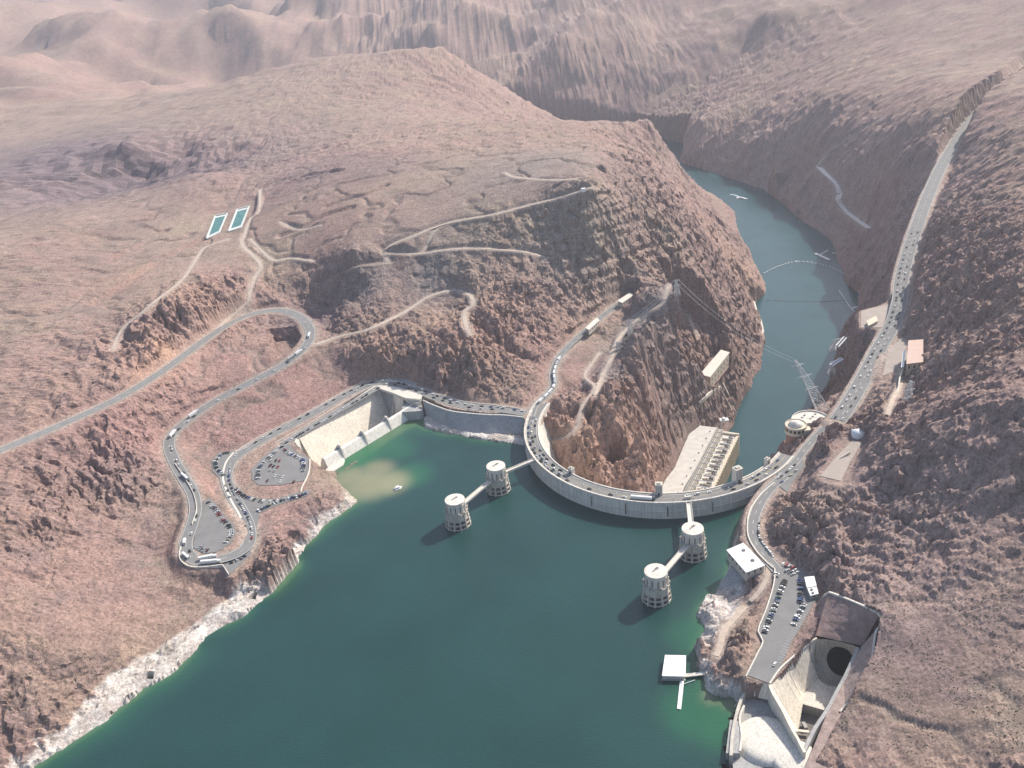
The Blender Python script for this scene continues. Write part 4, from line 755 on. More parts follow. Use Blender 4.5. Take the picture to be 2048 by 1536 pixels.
# concrete fan behind the bridge
mb = MB(); mb.add([un(775, 756, 19), un(800, 750, 21), un(846, 742, 26), (un(852, 752, 22)), un(830, 770, 19), un(806, 763, 19)], [(0, 1, 5), (1, 2, 3, 4, 5)]); mb.add([un(775, 756, 10), un(806, 763, 10)], []); tag(mb.build('concrete_slope', CONC_G), 'grey concrete lined slope behind the spillway bridge', 'retaining slope')
# wall under the road between spillway and dam
rw = smooth_line([un(846, 802, 18.2), un(868, 812, 18.2), (un(900, 823, 18.2)), un(935, 828, 18.2), un(975, 831, 18.2), un(1010, 832, 18.2), un(1048, 836, 18.2)], 4)
mb = MB(); bt = []
for i, p_ in enumerate(rw):
    f_ = i/(len(rw)-1); bt.append(np.array([p_[0]+1.5, p_[1]-9-8*math.sin(f_*2.6), 4.5-2*math.sin(f_*3)]))
top = [p_+np.array([0, 0, 0]) for p_ in rw]; skin(top, bt, mb); skin([p_+np.array([0, 3.5, .3]) for p_ in rw], top, mb); o = mb.build('retaining_wall', CONC_G); tag(o, 'long curved grey wall under the road between spillway and dam', 'wall')
mb = MB(); wall_strip(mb, [p_+np.array([0, .4, 0]) for p_ in rw], .9, 1.2); mb.build('parapet', CONC_L, o)
# ------------------------------------------------------------------ near (Nevada) spillway
ns = empty('spillway', tuple(un(1600, 1400, 0))); tag(ns, 'near spillway with smooth tan wall and dark tunnel mouth', 'spillway')
G = lambda X_, Y_, z: un(1440+X_/6.024, 1240+Y_/6.024, z)
rim = [G(600, 770, 18.4), G(680, 650, 18.4), G(750, 565, 18.4), G(880, 450, 18.4), G(1010, 340, 18.4), G(1110, 255, 18.4), G(1165, 225, 18.4)]
low = [G(940, 1340, -20), G(1000, 1000, -13), G(1010, 890, -13), G(1090, 800, -12), G(1175, 690, -10), G(1140, 560, -6), G(1150, 400, 2)]
mb = MB(); R_ = 6
rr = smooth_line(rim, 3); ll = smooth_line(low, 3); n_ = 40
idx = lambda L, i: L[int(round(i*(len(L)-1)/n_))]
for i in range(n_):
    for j in range(6):
        f0 = j/6; f1 = (j+1)/6; q0, q1, w0, w1 = idx(rr, i), idx(rr, i+1), idx(ll, i), idx(ll, i+1)
        cv = lambda f: np.array([0, 0, -3.0*math.sin(f*math.pi)]); mb.add([q0+(w0-q0)*f0+cv(f0), q0+(w0-q0)*f1+cv(f1), q1+(w1-q1)*f1+cv(f1), q1+(w1-q1)*f0+cv(f0)], [(0, 1, 2, 3)])
child(mb, 'sloping_wall', CONC_T, ns, True)
mb = MB(); mb.add([G(600, 770, 18.4), G(620, 860, 17.5), G(760, 1090, 15), G(890, 1340, 12), G(935, 1345, 11), G(940, 1340, -20)], [(5, 4, 3, 2, 1, 0)]); child(mb, 'sloping_wall', CONC_T, ns)
mb = MB(); fl = [G(1010, 890, -13), G(1090, 800, -12), G(1180, 705, -10.5), G(1240, 760, -12), G(1330, 800, -13), G(1410, 805, -13.5), G(1330, 950, -13.5), G(1262, 1088, -13.5), G(1100, 1040, -13.5), G(940, 995, -13.5)]
mb.add(fl, [tuple(range(len(fl)-1, -1, -1))]); child(mb, 'channel_floor', CONC_L, ns)
mb = MB(); s1, s2 = G(940, 995, -13.5), G(1262, 1088, -13.5); dn = np.array([0, 0, -9.0]); mb.add([s1, s2, s2+dn, s1+dn], [(0, 3, 2, 1)]); child(mb, 'step_wall', CONC_G, ns)
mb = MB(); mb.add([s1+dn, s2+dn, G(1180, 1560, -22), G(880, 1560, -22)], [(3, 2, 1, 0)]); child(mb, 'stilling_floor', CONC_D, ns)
mb = MB(); mb.bar(G(945, 1335, -19), G(1075, 1350, -19), 2.2, 1.2); child(mb, 'sill', CONC_L, ns)
mb = MB(); mb.bar(G(1000, 1240, -20), G(1040, 1310, -20), 2.5, 2.5); child(mb, 'drain_box', CONC_G, ns)
# funnel into the tunnel
outer = [G(1165, 225, 18.4), G(1330, 240, 17.4), G(1480, 270, 16.6), G(1655, 330, 15.6), G(1640, 420, 11.5), G(1590, 540, 3), G(1510, 690, -6), G(1450, 770, -11), G(1410, 805, -13.5), G(1330, 800, -13), G(1240, 760, -12), G(1180, 705, -10.5), G(1140, 560, -6), G(1150, 400, 4)]
ov = smooth_line(outer+[outer[0]], 1.5)[:-1]; n_ = len(ov); 
cx_, cy_ = 1455, 500
inner = []
for p_ in ov:
    v_ = np.array(p_); k_ = FPX/((v_-np.array([0, 0, CH]))@Fw); ix = 1024+((v_-np.array([0, 0, CH]))@Rw)*k_; iy = 768-((v_-np.array([0, 0, CH]))@Uw)*k_
    a = math.atan2((iy-1240)*6.024-cy_, (ix-1440)*6.024-cx_); X_ = cx_+168*math.cos(a)+20*math.sin(a); Y_ = cy_+178*math.sin(a)+15*math.cos(a)
    inner.append(G(X_, Y_, -3.5-11*math.sin(a)))
axd = np.array([.34, .78, -.52]); axd /= np.linalg.norm(axd); mb = MB()
for i in range(n_):
    j = (i+1) % n_
    for t in range(5):
        f0, f1 = t/5, (t+1)/5; bl = lambda p_, q_, f: p_+(q_-p_)*f+np.array([0, 0, -2.2*math.sin(f*math.pi)])
        mb.add([bl(ov[i], inner[i], f0), bl(ov[j], inner[j], f0), bl(ov[j], inner[j], f1), bl(ov[i], inner[i], f1)], [(0, 1, 2, 3)])
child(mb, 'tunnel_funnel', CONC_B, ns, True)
mb = MB()
for t in range(8):
    for i in range(n_):
        j = (i+1) % n_; mb.add([inner[i]+axd*9*t, inner[j]+axd*9*t, inner[j]+axd*9*(t+1), inner[i]+axd*9*(t+1)], [(0, 1, 2, 3)])
mb.add([p_+axd*72 for p_ in inner], [tuple(range(n_))]); child(mb, 'tunnel_bore', BORE, ns, True)
# rims and side wall
mb = MB(); wall_strip(mb, [p_-np.array([0, 0, .4]) for p_ in rr], 1.2, 1.5, -1); child(mb, 'rim_kerb', CONC_L, ns)
rwl = smooth_line([G(1655, 335, 15.6), G(1600, 480, 12.5), G(1500, 700, 9), G(1400, 880, 8), G(1290, 1090, 8), G(1150, 1300, 8), G(1080, 1440, 8), G(1000, 1600, 8)], 4); mb = MB(); wall_strip(mb, rwl, 2.6, .8, -32); child(mb, 'side_wall', CONC_G, ns)
dwl = smooth_line([G(600, 782, 18.0), G(630, 870, 17.2), G(760, 1100, 15), G(880, 1340, 12.5), G(930, 1420, 12), G(1020, 1600, 11)], 3); mb = MB(); wall_strip(mb, dwl, 2.0, .6, -16); child(mb, 'dividing_wall', CONC_T, ns)
mb = MB(); ew = [G(335, 700, 18.2), G(470, 745, 18.2), G(600, 775, 18.2)]; skin(ew, [p_+np.array([0, -2.5, -14.5]) for p_ in ew], mb); child(mb, 'end_wall', CONC_T, ns)
mb = MB(); mb.prism([tuple(G(a, b_, 2)[:2]) for a, b_ in ((320, 860), (600, 870), (760, 1090), (960, 1440), (1040, 1620), (400, 1800), (160, 1800), (130, 1440), (230, 1080))], -8, 1.2); child(mb, 'forebay_floor', CONC_G, ns)
mb = MB(); prf = [(22.5, 1.2), (21, 3.4), (18.5, 5.0), (14, 5.6), (.01, 5.8)]; c_ = G(560, 1430, 4); mb.lathe(prf, 48, 0, (c_[0], c_[1])); child(mb, 'weir_crest', CONC_L, ns, True)
mb = MB(); c2_ = G(900, 1660, 4); mb.lathe([(17, 1.2), (16, 4.2), (13, 5.4), (.01, 5.6)], 40, 0, (c2_[0], c2_[1])); child(mb, 'weir_crest', CONC_L, ns, True)
mb = MB(); wall_strip(mb, smooth_line([G(320, 880, 2), G(250, 1030, 2), G(200, 1190, 2), G(150, 1430, 2), G(130, 1700, 2)], 4), 2.2, 6.0, -10); child(mb, 'lake_wall', CONC, ns)
mb = MB(); q = [tuple(G(a, b_, 7)[:2]) for a, b_ in ((120, 1195), (240, 1215), (235, 1600), (70, 1600))]; mb.prism(q, -8, 6.6); child(mb, 'pier', CONC_G, ns)
mb = MB(); wall_strip(mb, smooth_line([G(290, 1050, 5), G(235, 1200, 5), G(260, 1400, 5), G(240, 1600, 5)], 4), 1.4, 2.2, -6); child(mb, 'lake_wall', CONC_L, ns)
# rock cut above the tunnel and ground right of it
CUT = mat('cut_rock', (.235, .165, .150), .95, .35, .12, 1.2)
def sheet(corners, nu, nv, mat_, name, label, amp=.8, par=None, seed=0):
    """rough surface patch between four corner points"""
    a_, b2, c2, d2 = [np.array(q, float) for q in corners]; mb = MB(); V = []
    for j in range(nv+1):
        for i in range(nu+1):
            u, v = i/nu, j/nv; p_ = a_*(1-u)*(1-v)+b2*u*(1-v)+c2*u*v+d2*(1-u)*v
            k_ = 0 if (i in (0, nu) or j in (0, nv)) else amp; nz_ = float(fbm(np.array([p_[0]*.8+p_[2]*.5+seed]), np.array([p_[1]+p_[2]*1.3]), 7, 3, 300+seed, .6)[0])
            p_ = p_+np.array([.2, -1, .3])*nz_*k_*2; V.append(tuple(p_))
    w_ = nu+1; mb.add(V, [(j*w_+i, j*w_+i+1, (j+1)*w_+i+1, (j+1)*w_+i) for j in range(nv) for i in range(nu)])
    return mb
mb = sheet([un(1632, 1271, 18.3), un(1725, 1292, 15.0), un(1759, 1229, 39), un(1656, 1187, 33)], 26, 18, CUT, '', ''); sheet2 = sheet([un(1631, 1272, 18.3), un(1633, 1270, 18.4), un(1657, 1187, 33), un(1637, 1203, 20)], 8, 14, CUT, '', '')
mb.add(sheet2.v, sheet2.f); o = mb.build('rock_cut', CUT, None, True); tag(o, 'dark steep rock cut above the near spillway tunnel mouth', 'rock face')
mb = sheet([un(1688, 1366, 8.5), un(1690, 1412, 9), un(1737, 1345, 22), un(1714, 1302, 14.5)], 14, 14, CUT, '', ''); m2 = sheet([un(1714, 1302, 14.5), un(1737, 1345, 22), un(1752, 1260, 33), un(1725, 1290, 15)], 14, 14, CUT, '', ''); mb.add(m2.v, m2.f)
m3 = sheet([un(1655, 1424, 8.4), un(1640, 1470, 9), un(1690, 1412, 9), un(1688, 1366, 8.5)], 10, 10, CUT, '', ''); mb.add(m3.v, m3.f)
m3 = sheet([un(1600, 1560, 8), un(1660, 1560, 9), un(1690, 1412, 9), un(1655, 1424, 8.4)], 10, 14, CUT, '', ''); mb.add(m3.v, m3.f)
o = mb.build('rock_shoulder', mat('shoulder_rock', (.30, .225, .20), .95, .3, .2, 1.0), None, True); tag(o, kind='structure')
pw_ = smooth_line([un(1640, 1200, 20.5), un(1648, 1190, 27), un(1658, 1185, 33.4), un(1705, 1203, 36), un(1757, 1226, 39.6), un(1766, 1236, 39), un(1762, 1252, 36), un(1752, 1262, 33.5), un(1746, 1300, 28), un(1740, 1340, 22), un(1731, 1372, 17), un(1722, 1390, 13.5), un(1692, 1411, 9.6), un(1680, 1424, 9)], 4)
mb = MB(); wall_strip(mb, pw_, 1.6, 1.0, -2); o = mb.build('rim_wall', CONC_L); tag(o, 'thin pale wall around the top of the near rock cut', 'wall')

# ------------------------------------------------------------------ powerhouse wing below the dam
RZ = -124.0
ph = empty('powerhouse', tuple(un(1400, 920, RIV))); tag(ph, 'long pale powerhouse wing at the foot of the left canyon wall', 'power station')
pxp = lambda L, z: [tuple(un(a, b_, z)[:2]) for a, b_ in L]
GRAVEL = mat('gravel_roof', (.50, .47, .43), .95, .14, .12, .1)
mb = MB(); mb.prism(pxp([(1318, 1010), (1322, 978), (1332, 958), (1349, 936), (1364, 900), (1378, 868), (1400, 851), (1434, 855), (1418, 885), (1392, 935), (1368, 975), (1354, 1010)], RZ), -165, RZ); child(mb, 'main_roof', GRAVEL, ph)
mb = MB(); a_, b2 = un(1434, 855, RZ), un(1354, 1010, RZ); d_ = (b2-a_)/np.linalg.norm(b2-a_); nn = np.array([-d_[1], d_[0], 0]) ; nn = nn if nn[0] > 0 else -nn; L_ = np.linalg.norm(b2-a_)
def ppt(s_, o_, z): p_ = a_+d_*s_+nn*o_; return (p_[0], p_[1], z)
def pbox(s0, s1, o0, o1, z0, z1, name, m_, par=ph, mi=0):
    mb = MB(); V = [ppt(s_, o_, z) for z in (z0, z1) for s_, o_ in ((s0, o0), (s1, o0), (s1, o1), (s0, o1))]; mb.add(V, [(0, 1, 2, 3), (7, 6, 5, 4), (1, 0, 4, 5), (2, 1, 5, 6), (3, 2, 6, 7), (0, 3, 7, 4)]); return child(mb, name, m_, par)
pbox(0, L_, 0.3, 1.6, RZ-2, RZ+1.4, 'parapet', CONC_G)
pbox(0, L_, 1.8, 9, -165, RZ-2.0, 'lower_roof', CONC)
pbox(2, L_, 9, 28, -165, RZ-7, 'transformer_deck', CONC_L)
pbox(2, L_, 28, 31, -165, RZ-5.6, 'river_parapet', CREAM)
pbox(0, 3, 1.8, 31, -165, RZ-4, 'end_parapet', CREAM)
for i in range(28):
    s_ = 4+i*(L_-6)/28
    pbox(s_, s_+1.6, 31, 32.4, -165, RZ-6.5, 'river_column', CREAM)
for i in range(14):
    s_ = 8+i*(L_-14)/13.2; pbox(s_, s_+.8, 2.5, 27, RZ-2.0, RZ-1.2, 'steel_beam', STEEL)
    for o_ in (9.6, 26): pbox(s_, s_+.8, o_, o_+.8, RZ-7, RZ-2.0, 'steel_post', STEEL)
for o_ in (3.2, 6.0, 8.0): pbox(3, L_, o_, o_+.7, RZ-1.95, RZ-.9, 'crane_rail', CONC_D)
for i in range(15):
    s_ = 12+i*(L_-22)/15
    pbox(s_, s_+4.2, 20, 25, RZ-7, RZ-3.3, 'transformer', CONC_D); pbox(s_+.6, s_+3.4, 15.5, 18.5, RZ-7, RZ-4.8, 'switchgear', CONC_L); pbox(s_+5.4, s_+6.2, 12, 25, RZ-7, RZ-4.5, 'fire_wall', CONC_L)
    for q_ in (.7, 2.1, 3.5): pbox(s_+q_-.25, s_+q_+.25, 21.5, 22, RZ-3.3, RZ-1.9, 'insulator', DARK)
for i in range(9):
    s_ = 12+i*(L_-20)/9; pbox(s_, s_+1.6, -7, -5.4, RZ, RZ+1.2, 'roof_vent', CONC_G)
gc = empty('gantry_crane', tuple(un(1448, 852, RZ-4))); tag(gc, 'small white crane on the far end of the powerhouse', 'crane')
p0_ = un(1448, 852, RZ-4)
mb = MB(); 
for dx in (-4, 4):
    for dy in (-3, 3): mb.bar(p0_+np.array([dx, dy, -3]), p0_+np.array([dx*.6, dy, 9]), .7)
child(mb, 'crane_leg', WHITE, gc); mb = MB(); mb.box(p0_[0]-6, p0_[0]+6, p0_[1]-3.5, p0_[1]+3.5, p0_[2]+9, p0_[2]+11); child(mb, 'crane_bridge', WHITE, gc); mb = MB(); mb.box(p0_[0]-2, p0_[0]+1, p0_[1]-2, p0_[1]+2, p0_[2]+11.01, p0_[2]+13.5); child(mb, 'cabin', WHITE, gc)
# canyon wall valve house
vz = -84.0; vh = empty('valve_house', tuple(un(1420, 780, -108))); tag(vh, 'flat roofed cream concrete building perched on the canyon wall', 'building')
rf = pxp([(1401, 749), (1421, 754), (1458, 707), (1441, 702)], vz); rc = np.mean(np.array(rf), 0); sc_ = lambda f: [tuple(rc+(np.array(q)-rc)*f) for q in rf]
mb = MB(); mb.prism(sc_(1.0), vz-34, vz); child(mb, 'wall', mat('aged_concrete', (.46, .41, .33), .9, .2, .3, .15), vh)
mb = MB(); mb.prism(sc_(1.05), vz+.003, vz+1.3); child(mb, 'roof', CONC_L, vh)
A_, B_ = np.array(rf[1]), np.array(rf[2]); dd = B_-A_; Lw = np.linalg.norm(dd); dd /= Lw; no = np.array([dd[1], -dd[0]]); no = no if np.dot(no, A_-rc) > 0 else -no
for r_ in range(2):
    for i in range(6):
        c_ = A_+dd*(Lw*(i+.6)/6.2); mb = MB(); z0 = vz-7-8*r_-2; p1 = c_-dd*1.0; p2 = c_+dd*1.0
        mb.add([(p1[0]+no[0]*.12, p1[1]+no[1]*.12, z0), (p2[0]+no[0]*.12, p2[1]+no[1]*.12, z0), (p2[0]+no[0]*.12, p2[1]+no[1]*.12, z0+3.4), (p1[0]+no[0]*.12, p1[1]+no[1]*.12, z0+3.4), (p1[0]-no[0], p1[1]-no[1], z0), (p2[0]-no[0], p2[1]-no[1], z0), (p2[0]-no[0], p2[1]-no[1], z0+3.4), (p1[0]-no[0], p1[1]-no[1], z0+3.4)], [(0, 1, 2, 3), (3, 2, 6, 7), (0, 4, 5, 1), (1, 5, 6, 2), (0, 3, 7, 4)]); child(mb, 'window', DARK, vh)
def draped(pxl, hw, dz=.5, step=5, th=None):
    return [np.array([p_[0], p_[1], p_[2]+dz]) for p_ in smooth_line([hit(a, b_) for a, b_ in pxl], step)]
mb = MB(); wall_strip(mb, draped([(1446, 768), (1456, 788), (1466, 806), (1474, 820)], 1), 2.5, 2.0, -3); wall_strip(mb, draped([(1436, 768), (1448, 792), (1460, 814), (1468, 832)], 1), 1.6, 1.5, -3); tag(mb.build('cable_track', CONC), 'pale inclined track running down the slope from the valve house', 'inclined track')
mb = MB(); wall_strip(mb, draped([(1398, 806), (1410, 795), (1424, 783), (1440, 774)], 1), 2.2, 1.5, -4); tag(mb.build('ledge_path', CONC_L), 'pale ledge path below the valve house', 'path')
mb = MB(); wall_strip(mb, [un(a, b_, RIV) for a, b_ in ((1491, 607), (1508, 610), (1513, 628), (1522, 650), (1526, 668), (1520, 684))], 3, 7, -3); tag(mb.build('river_wall', CONC_L), 'pale concrete path along the left river bank', 'river wall')
# ------------------------------------------------------------------ visitor centre
vcz = 22.0; vc0 = un(1592, 848, vcz); vc = empty('visitor_centre', (vc0[0], vc0[1], 0)); tag(vc, 'round visitor building with pale roof and reddish drum on the canyon rim', 'building')
R1 = 11.5
MB().lathe([(9.6, -22), (9.6, 14)], 40, 0).build('drum', REDST, vc, True)
MB().lathe([(R1, 12.5), (R1, vcz), (R1-.6, vcz), (R1-.6, vcz-1.0), (.01, vcz-.8)], 48).build('upper_floor', CREAM, vc, False)
MB().lathe([(7.4, vcz-.9), (7.4, vcz+.8), (.01, vcz+3.2)], 40).build('roof_cone', CONC_L, vc, True)
for k in range(16):
    a = k*math.pi/8; T = Matrix.Rotation(a, 4, 'Z'); MB().box(R1-.3, R1+.12, -1.5, 1.5, 16.2, 19.6, 0, T).build('window', GLASS, vc)
tv = np.array([un(1622, 838, vcz)[0]-vc0[0], un(1622, 838, vcz)[1]-vc0[1]]); tr = 20.5
mb = MB(); mb.lathe([(tr, -15), (tr, vcz-.6), (tr-.8, vcz-.6), (tr-.8, vcz-2), (.01, vcz-2)], 56, 0, tuple(tv), math.radians(-12), math.radians(192)); mb.prism([(tv[0]-tr+.1, tv[1]-4.3), (tv[0]+tr-.1, tv[1]-4.3), (tv[0]+tr-.1, tv[1]+.5), (tv[0]-tr+.1, tv[1]+.5)], -15, vcz-2.05); mb.build('terrace', CONC_L, vc)
q = un(1632, 850, 14); dx0 = q[0]-vc0[0]; dy0 = q[1]-vc0[1]
mb = MB(); mb.prism([(dx0-9, dy0-8), (dx0+8, dy0-8), (dx0+8, dy0+6), (dx0-9, dy0+6)], -10, 11.5); mb.build('lower_terrace', mat('mauve_paving', (.27, .24, .25), .9), vc)
MB().box(dx0-9, dx0+8, dy0+5.9, dy0+6.4, 11.5, vcz-1.9).build('terrace_wall', CONC_D, vc)
MB().box(dx0+8, dx0+9.4, dy0-9, dy0+8, -10, 19.5).build('side_wall', CONC_L, vc)
q = un(1613, 872, 10); mb = MB(); mb.box(q[0]-vc0[0]-4, q[0]-vc0[0]+4, q[1]-vc0[1]-3, q[1]-vc0[1]+5, -26, 19.2); mb.build('stair_tower', CREAM, vc)
for zz in (4, 9, 14): MB().box(q[0]-vc0[0]-.8, q[0]-vc0[0]+.8, q[1]-vc0[1]-3.15, q[1]-vc0[1]-2.9, zz, zz+2).build('window', DARK, vc)
for k in range(7): MB().box(tv[0]-12+4*k, tv[0]-10.2+4*k, tv[1]+3+(k % 3)*4, tv[1]+4.6+(k % 3)*4, vcz-2, vcz-1.1).build('roof_unit', CONC_G, vc)
MB().bar((tv[0]-7, tv[1]+2, vcz-2), (tv[0]-7, tv[1]+2, vcz+7), .25).build('flagpole', STEEL, vc)
# ------------------------------------------------------------------ small buildings
def shed(pts, z, h, label, roofm=WHITE, wallm=CONC, name='shed', eave=1.03, extras=(), slope_=0):
    p4 = np.array(pxp(pts, z)); c_ = p4.mean(0); e = empty(name, (c_[0], c_[1], z-h)); tag(e, label, 'building')
    loc = [tuple(c_+(q-c_)*.97-c_) for q in p4]; mb = MB(); mb.prism(loc, -3, h-.004); mb.build('wall', wallm, e)
    loc = [tuple((q-c_)*eave) for q in p4]; mb = MB(); mb.prism(loc, h, h+.5); mb.build('roof', roofm, e)
    u = p4[1]-p4[0]; v = p4[3]-p4[0]
    for fu, fv, sz in extras:
        q = p4[0]+u*fu+v*fv-c_; MB().box(q[0]-sz/2, q[0]+sz/2, q[1]-sz/2, q[1]+sz/2, h+.5, h+1.5).build('roof_unit', CONC_D, e)
    # openings along the walls that face the camera
    for i in range(4):
        a2, b3 = np.array(loc[i])*.97/eave*1.0, np.array(loc[(i+1) % 4])*.97/eave; d2 = b3-a2; L2 = np.linalg.norm(d2); d2 /= L2; n2 = np.array([d2[1], -d2[0]]); m2 = (a2+b3)/2
        if np.dot(n2, m2) < 0: n2 = -n2
        if n2[1] > .2 or h < 4: continue
        for k in range(max(1, int(L2/6))):
            c3 = a2+d2*(L2*(k+.5)/max(1, int(L2/6))); p1, p2 = c3-d2*.8, c3+d2*.8; mb = MB()
            V = [(p_[0]+n2[0]*o_, p_[1]+n2[1]*o_, zz) for o_ in (-.3, .12) for p_, zz in ((p1, h*.4), (p2, h*.4), (p2, h*.75), (p1, h*.75))]; mb.add(V, [(4, 5, 6, 7), (0, 3, 2, 1), (0, 1, 5, 4), (1, 2, 6, 5), (2, 3, 7, 6), (3, 0, 4, 7)]); mb.build('window', DARK, e)
    return e
shed([(1454, 1101), (1487, 1087), (1529, 1131), (1492, 1145)], 25, 7, 'large white flat roofed building between the lake and the curved road', WHITE, CONC, 'exhibit_building', extras=((.72, .25, 2.6), (.72, .72, 2.6)))
shed([(1609, 1155), (1628, 1153), (1633, 1172), (1614, 1176)], 23, 4.6, 'white roofed kiosk at the edge of the near parking lot', WHITE, CONC, 'kiosk', extras=())
shed([(1615, 1178), (1633, 1174), (1637, 1188), (1621, 1192)], 22.4, 4, 'smaller white roofed shelter next to the kiosk', WHITE, CONC, 'shelter', extras=((.35, .3, 1.6), (.35, .75, 1.6)))
shed([(1171, 656), (1193, 636), (1199, 641), (1178, 660)], 34, 5, 'long low pale shed beside the road above the left abutment', SALMON if False else CONC_L, CONC, 'long_shed')
shed([(1235, 602), (1259, 586), (1268, 590), (1245, 606)], 40, 5, 'long low pale shed at the upper end of the abutment road', CONC_L, CONC, 'long_shed')
shed([(1817, 682), (1846, 680), (1846, 724), (1813, 728)], 56, 12, 'salmon roofed building at the right edge above the rim road', SALMON, CREAM, 'terrace_building')
shed([(1806, 702), (1811, 700), (1808, 734), (1802, 735)], 48, 7, 'narrow white building left of the salmon roofed one', WHITE, CONC, 'narrow_building')
shed([(1733, 642), (1752, 632), (1756, 642), (1737, 652)], 40, 3.5, 'pale low hut on the flat left of the rim road', CREAM, CONC, 'hut')
q = hit(1716, 868); mb = MB(); mb.lathe([(6.5, -2), (6.5, 4), (.01, 5.2)], 32, 0); o = mb.build('water_tank', WHITE, None, True); o.location = (q[0], q[1], q[2]-.5); tag(o, 'white round water tank on the right hillside', 'tank')
q = hit(1167, 382); o = MB().box(-3, 3, -2, 2, -1, 4).build('hut', WHITE); o.location = tuple(q); tag(o, 'tiny white hut on top of the plateau', 'hut')
# ponds
pe = empty('settling_pond', tuple(un(430, 450, 108))); tag(pe, 'left of two rectangular green ponds on the plateau', 'pond', 'green ponds on the plateau')
pe2 = empty('settling_pond', tuple(un(485, 435, 108))); tag(pe2, 'right of two rectangular green ponds on the plateau', 'pond', 'green ponds on the plateau')
for pe_, poly in ((pe, [(418, 471), (437, 462), (450, 432), (431, 436)]), (pe2, [(462, 457), (481, 451), (494, 418), (475, 423)])):
    pw = np.array(pxp(poly, 108.2)); c_ = pw.mean(0); mb = MB(); mb.prism([tuple(c_+(q-c_)*1.22) for q in pw], 106, 108.25); child(mb, 'liner', LINER, pe_); mb = MB(); mb.prism([tuple(q) for q in pw], 107, 108.4); child(mb, 'pond_water', GREEN, pe_)
    mb = MB(); lp = [np.array([*(c_+(q-c_)*1.30), 108.0]) for q in list(pw)+[pw[0]]]
    for i in range(4): mb.bar(lp[i]+np.array([0, 0, .6]), lp[i+1]+np.array([0, 0, .6]), 2.2, 1.4)
    child(mb, 'kerb', LINER, pe_)
# ------------------------------------------------------------------ lake dock and boats
dk = empty('boat_dock', tuple(un(1350, 1332, 0))); tag(dk, 'white square roofed floating dock near the right shore', 'dock')
mb = MB(); mb.prism(pxp([(1329, 1318), (1372, 1318), (1371, 1361), (1324, 1360)], .6), -.6, .6); child(mb, 'float', CONC_G, dk)
mb = MB(); mb.prism(pxp([(1330, 1310), (1372, 1311), (1371, 1353), (1324, 1352)], 5), 4.6, 5.2); child(mb, 'roof', WHITE, dk)
mb = MB(); mb.prism(pxp([(1331, 1312), (1370, 1313), (1369, 1350), (1326, 1350)], 5), .6, 4.59); child(mb, 'wall', CONC, dk)
mb = MB(); mb.prism(pxp([(1360, 1362), (1368, 1362), (1362, 1418), (1354, 1417)], .9), -.4, .9); child(mb, 'finger_pier', WHITE, dk)
mb = MB(); mb.bar(un(1371, 1351, 1.4), un(1413, 1346, 3.2), 3.4, .8); child(mb, 'gangway', CONC_L, dk)
mb = MB(); mb.bar(un(1368, 1368, .6), un(1390, 1360, .8), .5, .5); child(mb, 'mooring_boom', STEEL, dk)
def boat(px, py, z, L_, ang, label, w_=None, name='boat'):
    q = un(px, py, z); e = empty(name, tuple(q), ang); tag(e, label, 'boat'); w_ = w_ or L_*.28
    mb = MB(); V = [(-L_/2, -w_/2, .9), (L_*.2, -w_/2, 1), (L_/2, 0, 1.4), (L_*.2, w_/2, 1), (-L_/2, w_/2, .9), (-L_/2*.95, -w_*.35, -.5), (L_*.2, -w_*.35, -.5), (L_*.42, 0, -.4), (L_*.2, w_*.35, -.5), (-L_/2*.95, w_*.35, -.5)]
    mb.add(V, [(0, 1, 2, 3, 4), (9, 8, 7, 6, 5)]+[((i+1) % 5, i, 5+i, 5+(i+1) % 5) for i in range(5)]); mb.build('hull', WHITE, e)
    MB().box(-L_*.3, L_*.12, -w_*.33, w_*.33, 1.0, 2.9).build('cabin', WHITE, e); MB().box(-L_*.26, L_*.125, -w_*.335, w_*.335, 1.7, 2.3).build('window', GLASS, e)
    return e
boat(1485, 397, RIV, 30, math.atan2(-22, 30), 'long white tour boat moving on the upper river', 6.5)
boat(797, 977, 0, 9, .45, 'small white barge at the edge of the sandy shoal', 5.5)
boat(1593, 524, RIV, 8, 1.2, 'tiny white boat at the curved buoy line', 3)
boat(1712, 617, RIV, 20, .1, 'white boat moored at the right bank below the rim road', 5)
FOAM = mat('foam', (.42, .48, .5), .6, .2, .5)
mb = MB(); q = un(1470, 390, RIV); q2 = un(1483, 396, RIV); v, f = ribbon([np.array([q[0]-10, q[1]+8, RIV]), q, q2], 2.2, .05); mb.add(v, f); tag(mb.build('wake', FOAM), 'short pale wake trailing behind the tour boat', kind='structure')
fd = empty('floating_dock', tuple(un(1645, 512, RIV))); tag(fd, 'white Y shaped floating dock by the right river bank', 'dock')
mb = MB(); mb.bar(un(1631, 507, RIV+1), un(1659, 520, RIV+1), 5, 1.6); child(mb, 'pontoon', WHITE, fd); mb = MB(); mb.bar(un(1640, 510, RIV+1), un(1656, 501, RIV+1), 3, 1.4); child(mb, 'arm', CONC_L, fd); mb = MB(); mb.bar(un(1664, 507, RIV+1), un(1673, 506, RIV+2), 2.5, 1.2); child(mb, 'gangway', CONC_L, fd)
